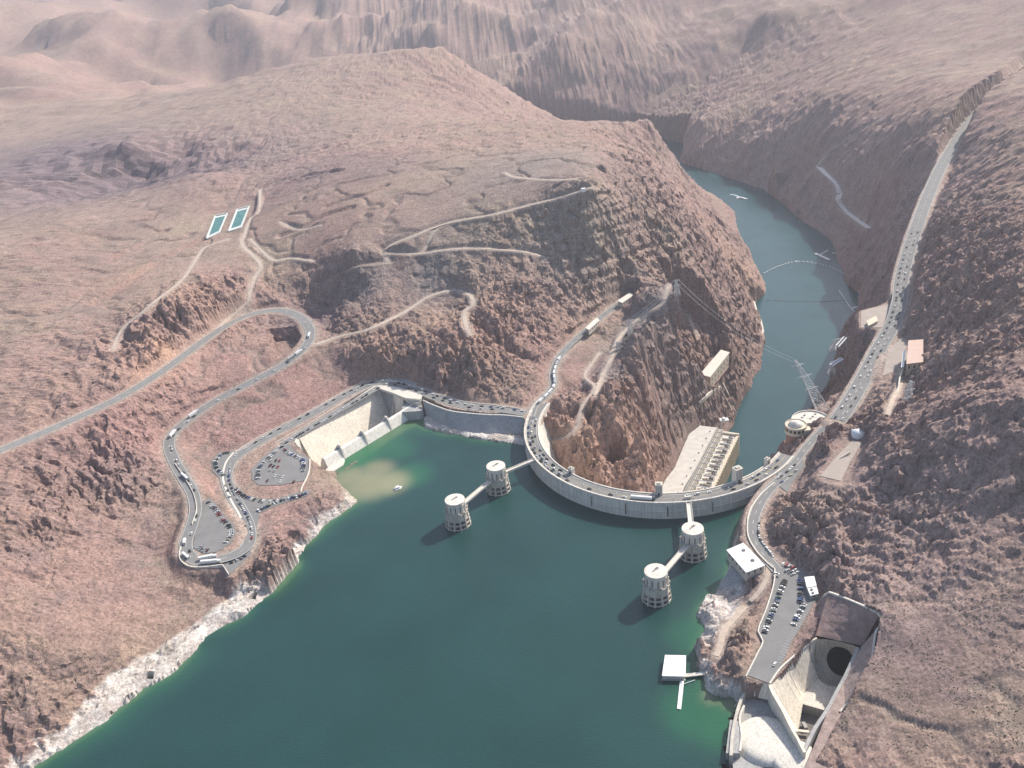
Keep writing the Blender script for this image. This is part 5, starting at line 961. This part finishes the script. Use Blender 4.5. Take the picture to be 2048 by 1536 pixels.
def buoys(pxl, label, sp_=7, r=1.1, name='buoy_line', m_=WHITE, cm=STEEL):
    pts = smooth_line([un(a, b_, RIV) for a, b_ in pxl], sp_); e = empty(name, tuple(pts[0])); tag(e, label, 'buoy line', 'buoy lines across the river'); mb = MB()
    for p_ in pts: mb.box(p_[0]-r, p_[0]+r, p_[1]-r, p_[1]+r, RIV-.3, RIV+r)
    o = child(mb, 'float', m_, e); o['kind'] = 'stuff'; mb = MB()
    for i in range(len(pts)-1): mb.bar(pts[i]+np.array([0, 0, .25]), pts[i+1]+np.array([0, 0, .25]), .7, .3)
    child(mb, 'cable', cm, e)
buoys([(1529, 546), (1545, 538), (1565, 530), (1590, 524), (1615, 524), (1640, 529), (1665, 537), (1686, 547)], 'white buoys in an arc across the river')
buoys([(1535, 601), (1570, 602), (1610, 603), (1650, 603), (1690, 601)], 'dark straight boom across the river', 14, .8, 'boom', DARK, CONC_D)
buoys([(1678, 582), (1690, 600), (1700, 615), (1709, 624)], 'short pale boom beside the right bank', 5, 1.4)
# ------------------------------------------------------------------ transmission towers
def lattice(base, lean, h, wb, arms, label, name='transmission_tower'):
    """four legged steel mast, lean is its horizontal reach at the top"""
    e = empty(name, tuple(base)); tag(e, label, 'pylon', 'steel transmission towers above the canyon'); lean = np.array([lean[0], lean[1], 0.]); n_ = 9
    cor = [(-1, -1), (1, -1), (1, 1), (-1, 1)]
    lv = []
    for i in range(n_+1):
        f = i/n_; w_ = wb*(1-f)*.5+.9; z = h*(1-(1-f)**1.15); lv.append([np.array([cx*w_, cy*w_, z])+lean*f for cx, cy in cor])
    for c_ in range(4):
        mb = MB()
        for i in range(n_): mb.bar(lv[i][c_], lv[i+1][c_], .42)
        mb.build('leg', STEEL, e)
    mb = MB()
    for i in range(n_):
        for c_ in range(4):
            d_ = (c_+1) % 4; mb.bar(lv[i][c_], lv[i+1][d_], .22); mb.bar(lv[i][d_], lv[i+1][c_], .22); mb.bar(lv[i+1][c_], lv[i+1][d_], .22)
    mb.build('bracing', STEEL, e)
    for f, L_ in arms:
        i = int(f*n_); c_ = np.mean(lv[i], 0); mb = MB()
        for sx in (-1, 1): mb.bar(c_, c_+np.array([sx*L_, sx*L_*.3, .6]), .5); mb.bar(c_+np.array([0, 0, 2]), c_+np.array([sx*L_, sx*L_*.3, .6]), .25); mb.bar(c_+np.array([sx*L_, sx*L_*.3, .6]), c_+np.array([sx*L_, sx*L_*.3, -2]), .3)
        mb.build('cross_arm', STEEL, e)
    return e
def lattice_px(b_px, bz, t_px, tz, wb, arms, label):
    B0 = un(*b_px, bz); T0_ = un(*t_px, tz); lattice(B0, (T0_[0]-B0[0], T0_[1]-B0[1]), tz-bz, wb, arms, label)
lattice_px((1650, 828), 8, (1590, 722), 68, 13, [(.5, 8), (.72, 9), (.95, 7)], 'large leaning lattice pylon rising over the river behind the visitor building')
lattice_px((1664, 700), -45, (1676, 678), -18, 7, [(.95, 7)], 'small lattice pylon on the right canyon wall, upper one')
lattice_px((1662, 748), -45, (1668, 722), -10, 7, [(.95, 7)], 'small lattice pylon on the right canyon wall, lower one')
lattice_px((1355, 590), 54, (1352, 560), 78, 6, [(.6, 6), (.95, 5)], 'thin lattice pylon on the ridge above the left abutment')
lattice_px((1262, 668), 32, (1259, 640), 54, 6, [(.6, 6), (.95, 5)], 'small lattice pylon beside the upper part of the grey wash')
lattice_px((1238, 712), 16, (1235, 684), 38, 6, [(.6, 6), (.95, 5)], 'small lattice pylon beside the lower part of the grey wash')
lattice_px((1812, 828), 38, (1822, 762), 74, 9, [(.5, 7), (.75, 7), (.97, 5)], 'lattice pylon behind the ridge on the right edge')
pm = MB()
for pa, pb in (((1352, 560, 77), (1259, 640, 53)), ((1259, 640, 53), (1235, 684, 37)), ((1235, 684, 37), (1120, 800, 30)), ((1352, 560, 77), (1590, 722, 67))):
    a_, b2 = un(*pa), un(*pb)
    for o_ in (-3.5, 3.5):
        prev = None
        for k in range(13):
            f = k/12; p_ = a_+(b2-a_)*f+np.array([o_, 0, -12*4*f*(1-f)*np.linalg.norm(b2-a_)/250])
            if prev is not None: pm.bar(prev, p_, .16)
            prev = p_
tag(pm.build('power_line', STEEL), 'thin sagging power lines strung between the pylons', 'power line')
for (b0, bz, b1, b1z, lb_) in (((1660, 730), -12, (1682, 716), -8, 'lower pair of white cable sheaves on the right canyon wall'), ((1672, 692), -20, (1688, 674), -14, 'upper pair of white cable sheaves on the right canyon wall')):
    e = empty('cable_anchor', tuple(un(*b0, bz))); tag(e, lb_, 'cable anchor', 'white cable anchors on the canyon wall')
    for dx in (0, 5): mb = MB(); mb.bar(un(b0[0]+dx, b0[1]+dx*.4, bz), un(b1[0]+dx, b1[1]+dx*.4, b1z), 1.8, 1.8); child(mb, 'beam', WHITE, e)
    mb = MB(); p_ = un(b1[0], b1[1], b1z); mb.bar(p_, p_+np.array([12, 10, -28]), 1.2); mb.bar(un(b0[0]+4, b0[1], bz), p_+np.array([12, 10, -30]), .8); child(mb, 'strut', STEEL, e)
# ------------------------------------------------------------------ edge walls and paths beside roads
def edge(pxl, z, label, th=1.0, h=1.1, name='parapet_wall', m_=CONC_L, base=-2):
    pts = smooth_line([un(p_[0], p_[1], p_[2] if len(p_) > 2 else z) for p_ in pxl], 4); mb = MB(); wall_strip(mb, pts, th, h, base); o = mb.build(name, m_); tag(o, label, 'wall')
edge([(1549, 1137), (1550, 1150), (1546, 1176), (1532, 1221), (1519, 1252), (1516, 1264), (1526, 1284), (1517, 1304), (1502, 1334), (1492, 1354)], 18.4, 'pale wall along the lake side of the near parking lot', .9, 1.3)
edge([(1548, 966), (1520, 992), (1500, 1022), (1495, 1048), (1497, 1075), (1512, 1102), (1533, 1125), (1547, 1137)], 18.4, 'pale wall on the lake side of the curved road', 1.1, 1.2)
edge([(367, 1080, 22.6), (359, 1108, 22), (364, 1124, 21.6), (384, 1135, 20.8), (420, 1134, 20.4), (446, 1131, 20), (452, 1140, 19), (458, 1150, 18.4)], 20, 'pale wall around the outside of the hairpin bend', .9, 1.3)
edge([(384, 1048, 25.6), (393, 1020, 26.4), (388, 990, 27.6), (372, 960, 29.2), (350, 927, 31)], 25, 'thin pale wall on the outer side of the climbing road', .6, .9)
edge([(740, 758, 18.5), (690, 782), (615, 825), (545, 860), (495, 888), (470, 905)], 18.5, 'thin pale kerb wall on the slope side of the long straight road', .6, .8)
edge([(748, 771), (690, 803), (630, 840), (580, 869), (550, 886)], 18.4, 'pale divider wall between the two parallel roads', .6, .8)
mb = MB(); pts = smooth_line([un(a, b_, 18.5) for a, b_ in ((467, 905), (452, 925), (446, 950), (449, 970), (462, 1000), (478, 1028), (488, 1050))], 4); v, f = ribbon(pts, 1.1, .15); mb.add(v, f); tag(mb.build('footpath', CONC_L), 'pale curved footpath beside the road bend', kind='structure')
edge([(1700, 905, 46), (1668, 925, 42), (1640, 950, 36)], 40, 'short pale retaining wall on the tan flat of the right hillside', .8, 1.2)
edge([(1807, 735, 45), (1800, 755, 44), (1796, 780, 43), (1786, 800, 42)], 44, 'pale wall winding down the right hillside', 1.5, 1.6)
edge([(752, 764), (790, 764), (830, 773), (850, 781)], 18.4, 'pale parapet on the slope side of the spillway bridge', .6, 1.1)
edge([(754, 776), (786, 787), (812, 797), (840, 801)], 18.3, 'pale parapet on the trough side of the spillway bridge', .6, 1.2)
edge([(880, 790), (930, 804), (990, 811), (1040, 818)], 18.4, 'thin pale kerb at the cliff side of the road by the dam', .6, .8)
mb = MB(); ap = [hit(1463, 1127), hit(1491, 1149)]; a1_, a2_, a3_, a4_ = un(1465, 1127, 14), un(1494, 1149, 14), un(1486, 1193, .6), un(1431, 1185, -.6); n_ = 10
mb.add([a1_, a2_, a3_, a4_, a1_+np.array([3, 10, -16]), a2_+np.array([3, 10, -16])], [(3, 2, 1, 0), (0, 1, 5, 4), (1, 2, 5), (0, 4, 3)]); tag(mb.build('concrete_apron', CONC_G), 'grey concrete ramp sloping into the lake below the white building', 'ramp')
# ------------------------------------------------------------------ vehicles
PAINTS = {}
for nme, c_ in (('white', (.62, .62, .61)), ('silver', (.36, .37, .38)), ('black', (.02, .02, .022)), ('red', (.25, .03, .03)), ('blue', (.03, .06, .18)), ('beige', (.38, .33, .25)), ('dark green', (.02, .06, .04)), ('grey', (.13, .135, .14)), ('maroon', (.10, .02, .03))):
    PAINTS[nme] = mat(nme.replace(' ', '_')+'_paint', c_, .35, .03, .5, spec=.5)
def car_mesh(colour, L_=4.6, w_=1.85, kind='car'):
    mb = MB(); h1, h2 = (.95, 1.45) if kind == 'car' else (1.1, 1.85)
    hw = w_/2; x = L_/2
    mb.add([(-x, -hw, .3), (x, -hw, .3), (x, hw, .3), (-x, hw, .3), (-x, -hw*.96, h1-.05), (x, -hw*.9, h1-.22), (x, hw*.9, h1-.22), (-x, hw*.96, h1-.05)], [(3, 2, 1, 0), (4, 5, 6, 7), (0, 1, 5, 4), (1, 2, 6, 5), (2, 3, 7, 6), (3, 0, 4, 7)], 0)
    r0, r1, f0, f1 = (-x*.78, -x*.5, x*.38, x*.12) if kind == 'car' else (-x*.97, -x*.9, x*.5, x*.3)
    mb.add([(r0, -hw*.9, h1-.08), (f0, -hw*.9, h1-.12), (f0, hw*.9, h1-.12), (r0, hw*.9, h1-.08), (r1, -hw*.72, h2), (f1, -hw*.72, h2), (f1, hw*.72, h2), (r1, hw*.72, h2)], [(0, 1, 5, 4), (1, 2, 6, 5), (2, 3, 7, 6), (3, 0, 4, 7)], 1)
    mb.add([(r1, -hw*.72, h2+.01), (f1, -hw*.72, h2+.01), (f1, hw*.72, h2+.01), (r1, hw*.72, h2+.01)], [(0, 1, 2, 3)], 0)
    for sx in (-.62, .62):
        for sy in (-1, 1): mb.box(sx*x-.33, sx*x+.33, sy*hw-.12, sy*hw+.03, 0, .62, 2)
    me = bpy.data.meshes.new(kind); me.from_pydata(mb.v, [], mb.f)
    for q in (PAINTS[colour], GLASS, TYRE): me.materials.append(q)
    me.polygons.foreach_set('material_index', mb.m); me.update(); return me
CM = {}
def get_car(colour, kind):
    if (colour, kind) not in CM: CM[(colour, kind)] = car_mesh(colour, 4.6 if kind == 'car' else 5.1, 1.85 if kind == 'car' else 2.0, kind)
    return CM[(colour, kind)]
ONES = ['', 'first', 'second', 'third', 'fourth', 'fifth', 'sixth', 'seventh', 'eighth', 'ninth', 'tenth', 'eleventh', 'twelfth', 'thirteenth', 'fourteenth', 'fifteenth', 'sixteenth', 'seventeenth', 'eighteenth', 'nineteenth']
def ordn(i):
    if i < 20: return ONES[i]
    t_ = {2: 'twent', 3: 'thirt', 4: 'fort'}[i//10]; return t_+'ieth' if i % 10 == 0 else t_+'y-'+ONES[i % 10]
CAR_N = [0]; FARMB = MB()
BAG = ['white']*8+['silver']*4+['black']*6+['red', 'blue', 'blue', 'beige', 'dark green', 'grey', 'grey', 'maroon']
def put_car(x, y, z, ang, label, group, colour=None, kind=None, pitch=0):
    colour = colour or random.choice(BAG); kind = kind or random.choice(['car', 'car', 'car', 'van'])
    me = get_car(colour, kind)
    if CAR_N[0] >= 300:
        T = Matrix.Translation((x, y, z)) @ Matrix.Rotation(ang, 4, 'Z'); FARMB.add([tuple(T @ v.co) for v in me.vertices], [tuple(p_.vertices) for p_ in me.polygons], 0)
        b_ = len(me.polygons); base = {'white': 0, 'silver': 0, 'beige': 0}.get(colour, 3)
        for i, p_ in enumerate(me.polygons): FARMB.m[-b_+i] = {0: base, 1: 1, 2: 2}[p_.material_index]
        return
    o = bpy.data.objects.new('car', me); C.objects.link(o); o.location = (x, y, z); o.rotation_euler = (0, pitch, ang); CAR_N[0] += 1
    tag(o, label.replace('{c}', colour+(' car' if kind == 'car' else ' minivan')), 'car', group)
def row(pts3, sp_, group, text, mode='par', off=0, fill=.9, dz=.02, jit=.25, maxn=99, bag=None, rev=False):
    """cars along a line; text must say from where they are counted"""
    p = np.array(smooth_line(pts3, 1.0)); seg = np.r_[0, np.cumsum(np.linalg.norm(np.diff(p[:, :2], axis=0), axis=1))]; tot = seg[-1]; s_ = sp_*.5; i = 0
    while s_ < tot and i < maxn:
        sj = s_+random.uniform(-jit, jit)*(1 if mode == 'perp' else sp_*.8)
        x, y, z = [np.interp(sj, seg, p[:, k]) for k in range(3)]; x2, y2, z2 = [np.interp(min(sj+1.5, tot), seg, p[:, k]) for k in range(3)]; x1, y1, z1 = [np.interp(max(sj-1.5, 0), seg, p[:, k]) for k in range(3)]
        dx, dy = x2-x1, y2-y1; l_ = math.hypot(dx, dy)+1e-6; dx /= l_; dy /= l_; a = math.atan2(dy, dx); pit = -math.atan2(z2-z1, l_) if mode == 'par' else 0
        if rev: a += math.pi; pit = -pit
        if mode == 'perp': a += math.pi/2*random.choice((1, -1))+random.uniform(-.06, .06)
        if random.random() < fill:
            i += 1; put_car(x+dy*off, y-dx*off, z+dz, a+random.uniform(-.02, .02), text.replace('#', ordn(i)), group, random.choice(bag) if bag else None, None, pit)
        s_ += sp_*(1 if mode == 'perp' else random.uniform(.75, 1.5))
L3 = lambda L, z=18.4: [un(a, b_, z) for a, b_ in L]
DKB = ['black', 'black', 'white', 'silver', 'grey', 'blue', 'dark green', 'white']
row(L3([(1571, 1160), (1553, 1205), (1529, 1266)]), 2.9, 'cars in the near lot, lake side row', '{c}, # from the top in the lake side row of the near lot', 'perp', 0, .9, .09, bag=DKB)
row(L3([(1600, 1158), (1601, 1185), (1601, 1210)]), 2.9, 'cars in front of the kiosk', '{c}, # from the top in the row before the kiosk', 'perp', 0, .95, .09, bag=['black', 'blue', 'black', 'dark green', 'white'])
row(L3([(1610, 1208), (1597, 1230), (1586, 1252)]), 2.9, 'cars in the near lot, hill side row', '{c}, # from the top in the hill side row of the near lot', 'perp', 0, .85, .09, bag=['white', 'white', 'silver', 'blue', 'black'])
row(L3([(1563, 1128), (1580, 1134), (1598, 1148)]), 3.0, 'cars at the upper edge of the near lot', '{c}, # from the left at the upper edge of the near lot', 'perp', 0, 1, .09, bag=['white', 'white', 'silver', 'red'])
row(L3([(1572, 1140), (1590, 1152)]), 3.2, 'cars at the upper edge of the near lot', '{c}, # from the left in the second line of the upper edge', 'perp', 0, .9, .09, bag=['white', 'silver', 'grey'])
row(L3([(1553, 1146), (1552, 1156)]), 3.0, 'cars at the lot entrance', '{c}, # from the top at the entrance of the near lot', 'perp', 0, 1, .09, bag=['silver', 'white'])
row(L3([(1519, 1046), (1517, 1062), (1520, 1078), (1531, 1094), (1546, 1113)]), 3.9, 'cars parked along the curved road', '{c}, # from the top beside the curved road', 'par', 0, .95, .03, .1, bag=['white', 'black', 'white', 'blue', 'silver', 'black'])
put_car(*un(1549, 1329, 18.5), .9, '{c} standing alone at the bottom of the near lot', 'cars in the near lot, hill side row', 'white')
def crest(a0, a1, r, sp_, text, grp, fill, rev):
    pts = [(DC[0]+r*math.cos(a), DC[1]+r*math.sin(a), 18.36) for a in np.linspace(math.radians(a0), math.radians(a1), 30)]; row(pts, sp_, grp, text, 'par', 0, fill, .02, .2, rev=rev)
crest(163, 222, 148.6, 8.5, '{c}, # from the left end in the lake side lane of the crest', 'cars on the left part of the dam crest', .95, False)
crest(163, 218, 144.8, 9.5, '{c}, # from the left end in the middle lane of the crest', 'cars on the left part of the dam crest', .85, False)
crest(165, 216, 141.4, 10, '{c}, # from the left end in the canyon side lane of the crest', 'cars on the left part of the dam crest', .75, True)
crest(228, 256, 147.5, 15, '{c}, # from the left before the white trailer on the crest', 'cars on the middle of the dam crest', 1, False)
crest(274, 316, 147.5, 9, '{c}, # from the trailer in the lake side lane of the crest', 'cars on the right part of the dam crest', .75, False)
crest(268, 316, 142.3, 11, '{c}, # from the trailer in the canyon side lane of the crest', 'cars on the right part of the dam crest', .75, True)
row([un(1548, 956, 18.4), un(1570, 940, 18.4), un(1588, 924, 18.4)], 6, 'cars at the junction right of the dam', '{c}, # from the dam in the outer line of the junction', 'par', 3.5, .95, .11)
row([un(1553, 964, 18.4), un(1572, 950, 18.4), un(1590, 935, 18.4)], 6.5, 'cars at the junction right of the dam', '{c}, # from the dam in the inner line of the junction', 'par', 4, .9, .11)
M3 = lambda i, j: [un(*q_) for q_ in ROAD_MAIN[i:j]]
row(L3([(568, 889), (583, 902), (597, 909), (609, 914), (615, 924), (614, 944)], 18.3), 2.9, 'cars beside the spillway end wall', '{c}, # from the top along the rounded spillway end', 'perp', 4.5, .9, .09)
row(L3([(548, 900), (527, 919), (511, 936), (508, 948), (508, 960)], 18.3), 3.0, 'cars on the left rim of the spillway lot', '{c}, # from the top on the left rim of the spillway lot', 'perp', -4.5, .9, .09)
for j, (L_, w_) in enumerate(((([(538, 922), (560, 922)]), 'top'), ([(536, 931), (556, 935)], 'second'), ([(538, 941), (572, 945)], 'third'), ([(546, 952), (580, 956)], 'fourth'), ([(530, 962), (590, 964)], 'bottom'))):
    row(L3(L_, 18.3), 5.2, 'cars in the middle of the spillway lot', '{c}, # from the left in the '+w_+' line of the spillway lot', 'perp', 0, .7, .09, .9, bag=['white', 'red', 'white', 'maroon', 'black', 'silver'])
row(L3([(467, 903), (450, 904), (437, 910), (428, 920), (426, 934), (434, 946), (444, 955)], 18.3), 3.3, 'cars around the half round lot', '{c}, # from the right end around the half round lot', 'perp', -3, .92, .09)
row(L3([(476, 976), (494, 990), (522, 998), (550, 999), (580, 993), (612, 984)], 18.3), 3.6, 'cars in the upper row of the narrow lot', '{c}, # from the left in the upper row of the narrow lot', 'perp', 3.5, .85, .09)
row(L3([(518, 1026), (535, 1017), (560, 1006), (590, 999), (612, 991)], 18.3), 3.4, 'cars in the lower row of the narrow lot', '{c}, # from the left in the lower row of the narrow lot', 'perp', -3, .9, .09)
row(L3([(421, 1001), (436, 1014), (450, 1034), (465, 1050), (470, 1066), (460, 1083), (452, 1092)], 22.05), 4.0, 'cars around the drop shaped lot', '{c}, # from the top along the right rim of the drop shaped lot', 'perp', 3.5, .88, .09)
row(L3([(392, 1096), (404, 1104), (420, 1105)], 22.05), 4.5, 'cars at the foot of the drop shaped lot', '{c}, # from the left at the foot of the drop shaped lot', 'perp', -3, .85, .09)
row(L3([(450, 1130), (465, 1124), (482, 1118), (495, 1108)], 18.3), 4.5, 'cars in the hairpin spur', '{c}, # from the left in the hairpin spur', 'perp', 0, .9, .09)
row(M3(12, 18), 7.5, 'cars queuing below the half round lot', '{c}, # from the top in the queue past the narrow lot', 'par', -2.7, .95, .03, .15)
row(M3(13, 17), 16, 'cars going up past the narrow lot', '{c}, # from the top in the lane facing the narrow lot queue', 'par', 2.7, .8, .03, .3, rev=True)
row(M3(0, 8), 9, 'cars on the road between dam and spillway', '{c}, # from the dam on the road towards the spillway', 'par', 2.6, .85, .1, .3)
row(M3(1, 8), 12, 'cars on the road between dam and spillway', '{c}, # from the dam in the cliff side lane towards the spillway', 'par', -2.6, .7, .1, .3, rev=True)
row([un(*q_) for q_ in ROAD_LOW], 6.2, 'cars parked along the spillway rim', '{c}, # from the bridge in the line on the spillway rim', 'par', -2.6, .95, .04, .12, bag=DKB)
row(M3(7, 12), 12, 'cars on the long straight road', '{c}, # from the bridge on the long straight road', 'par', 2.8, .85, .03, .3)
row(M3(19, 25), 14, 'cars on the climbing road', '{c}, # from the hairpin on the outer lane of the climb', 'par', 2.8, .9, .03, .3)
row(M3(25, 31), 10, 'cars on the climbing road', '{c}, # from the bend on the upper straight', 'par', 2.6, .8, .03, .3)
row(M3(30, 36), 22, 'cars on the climbing road', '{c}, # from the bottom near the upper loop', 'par', 2.4, .8, .03, .3)
NVP = [un(*q_) for q_ in ROAD_NV[:9]]
row(NVP, 13, 'cars on the canyon rim road', '{c}, # from the bottom in the canyon side lane of the rim road', 'par', -4.0, .9, .03, .35)
row(NVP, 15, 'cars on the canyon rim road', '{c}, # from the bottom in the hill side lane of the rim road', 'par', 3.6, .85, .03, .35, rev=True)
row(L3([(1795, 655), (1806, 640), (1808, 622)], 41), 4, 'cars parked at the roadside', '{c}, # from the left by the wide part of the rim road', 'perp', 9, .7, 0.3)
if FARMB.v: tag(FARMB.build('distant_cars', [PAINTS['white'], GLASS, TYRE, PAINTS['black']]), 'farthest cars along the canyon rim road', kind='stuff')
print('cars', CAR_N[0])
def big(kind, p_, ang, label, L_=12, cab='white', pitch=0):
    e = empty(kind, tuple(p_), ang); e.rotation_euler = (0, pitch, ang); tag(e, label, kind.replace('_', ' '))
    if kind == 'truck':
        MB().box(-L_/2, L_/2-3.2, -1.25, 1.25, 1.0, 3.9).build('trailer', PAINTS['white'], e); MB().box(L_/2-2.8, L_/2, -1.2, 1.2, .6, 3.0).build('cab', PAINTS[cab], e)
        MB().box(L_/2-.1, L_/2+.03, -1.1, 1.1, 1.7, 2.7).build('windscreen', GLASS, e)
    else:
        MB().box(-L_/2, L_/2, -1.25, 1.25, .5, 3.3).build('body', PAINTS[cab], e); mb = MB(); mb.box(-L_/2+.5, L_/2+.03, -1.28, 1.28, 1.7, 2.6); mb.build('window', GLASS, e); MB().box(-L_/2+.5, L_/2-.5, -.9, .9, 3.3, 3.45).build('roof_panel', PAINTS[cab], e)
    for sx in ((-.35, -.22, .38) if kind == 'truck' else (-.32, .32)):
        for sy in (-1, 1): MB().box(sx*L_-.5, sx*L_+.5, sy*1.15-.2, sy*1.15+.15, 0, 1.0).build('wheel', TYRE, e)
def along(p1, p2): a_, b2 = un(*p1), un(*p2); return (a_+b2)/2+np.array([0, 0, .03]), math.atan2(b2[1]-a_[1], b2[0]-a_[0]), np.linalg.norm(b2-a_), -math.asin((b2[2]-a_[2])/np.linalg.norm(b2-a_))
a = arch_ang(1287, 995); big('truck', (DC[0]+147.6*math.cos(a), DC[1]+147.6*math.sin(a), 18.39), a+math.pi/2, 'long white trailer truck on the middle of the dam crest', 24, 'black')
for (p1, p2, kd, lb_, cl) in (((398, 1121, 21), (434, 1114, 20.4), 'truck', 'upper of two long white trailers in the hairpin bend', 'white'), ((402, 1128, 21.0), (442, 1124, 20.2), 'truck', 'lower of two long white trailers in the hairpin bend', 'white'), ((366, 1109, 21.9), (378, 1119, 21.3), 'bus', 'white bus turning in the hairpin bend', 'white'),
    ((371, 1081, 23), (369, 1090, 22.7), 'bus', 'short white van bus above the hairpin', 'white'), ((364, 950, 29.4), (376, 961, 28.7), 'bus', 'white box bus on the climbing road', 'white'), ((341, 876, 33.4), (351, 862, 34.2), 'truck', 'white truck at the top of the left bend', 'white'),
    ((379, 836, 36.2), (398, 822, 37.4), 'truck', 'long white truck on the upper straight', 'silver'), ((592, 711, 50.7), (604, 702, 51.7), 'truck', 'white truck just below the upper loop', 'white'), ((576, 722, 49.3), (588, 714, 50.4), 'bus', 'pale bus following the truck below the loop', 'silver'), ((617, 676, 54.2), (620, 668, 55), 'bus', 'white bus in the upper loop', 'white')):
    pos, an, L_, pt = along(p1, p2); big(kd, pos, an, lb_, min(max(L_, 8), 22), cl, pt)
AZP = smooth_line([un(*q_) for q_ in ROAD_AZ], 1.0); k0 = 34
for i, lb_ in enumerate(('lowest', 'second', 'third', 'fourth', 'fifth', 'sixth', 'seventh', 'eighth', 'ninth', 'tenth')):
    idx_ = k0+i*11
    if idx_+3 < len(AZP):
        d_ = AZP[idx_+3]-AZP[idx_]; n_ = np.array([d_[1], -d_[0], 0])/np.linalg.norm(d_[:2]); big('bus' if i % 3 else 'truck', AZP[idx_]+n_*1.8+np.array([0, 0, .04]), math.atan2(d_[1], d_[0]), lb_+' white camper in the line climbing from the left abutment', 9 if i % 2 else 10.5, 'white' if i % 4 else 'silver')
# ------------------------------------------------------------------ desert shrubs on the near slopes (nobody could count them)
mb = MB(); nsh = 0
base_v = np.array([(1, 0, 0), (.3, .95, 0), (-.8, .6, 0), (-.8, -.6, 0), (.3, -.95, 0), (.1, .1, .9)]); bf = [(0, 1, 5), (1, 2, 5), (2, 3, 5), (3, 4, 5), (4, 0, 5)]
while nsh < 5000:
    px, py = rng.uniform(0, 2048), rng.uniform(560, 1536); z0 = rng.uniform(0, 80); q = un(px, py, z0); z = float(zat(q[0], q[1]))
    if abs(z-z0) > 14 or z < 12: continue
    i_ = np.searchsorted(GX, q[0]); j_ = np.searchsorted(GY, q[1])
    if paved[j_, i_] > .05 or dist_poly(NVB, np.array([q[0]]), np.array([q[1]]))[0] < 3 or dist_poly(AZB, np.array([q[0]]), np.array([q[1]]))[0] < 6: continue
    if fbm(np.array([q[0]]), np.array([q[1]]), 40, 2, 801)[0] < .0: continue
    s_ = rng.uniform(.35, .95); a = rng.uniform(0, 6.3); ca, sa = math.cos(a)*s_, math.sin(a)*s_
    mb.add([(q[0]+v[0]*ca-v[1]*sa, q[1]+v[0]*sa+v[1]*ca, z-.15+v[2]*s_) for v in base_v], bf); nsh += 1
tag(mb.build('desert_scrub', mat('scrub', (.15, .125, .085), 1, .4, .3)), 'sparse dry desert bushes dotted over the slopes', kind='stuff')
# ------------------------------------------------------------------ air
hb = MB(); hb.box(-7000, 7000, -1400, 13000, -260, 640)
hm = bpy.data.materials.new('haze'); hm.use_nodes = True; t = hm.node_tree; t.nodes.remove(t.nodes['Principled BSDF']); pv = t.nodes.new('ShaderNodeVolumePrincipled')
pv.inputs['Color'].default_value = (.86, .90, 1.0, 1); pv.inputs['Density'].default_value = HAZE; pv.inputs['Anisotropy'].default_value = 0.25
t.links.new(pv.outputs[0], t.nodes['Material Output'].inputs['Volume'])
ho = hb.build('haze', hm); tag(ho, 'thin pale haze over the whole canyon', kind='stuff')
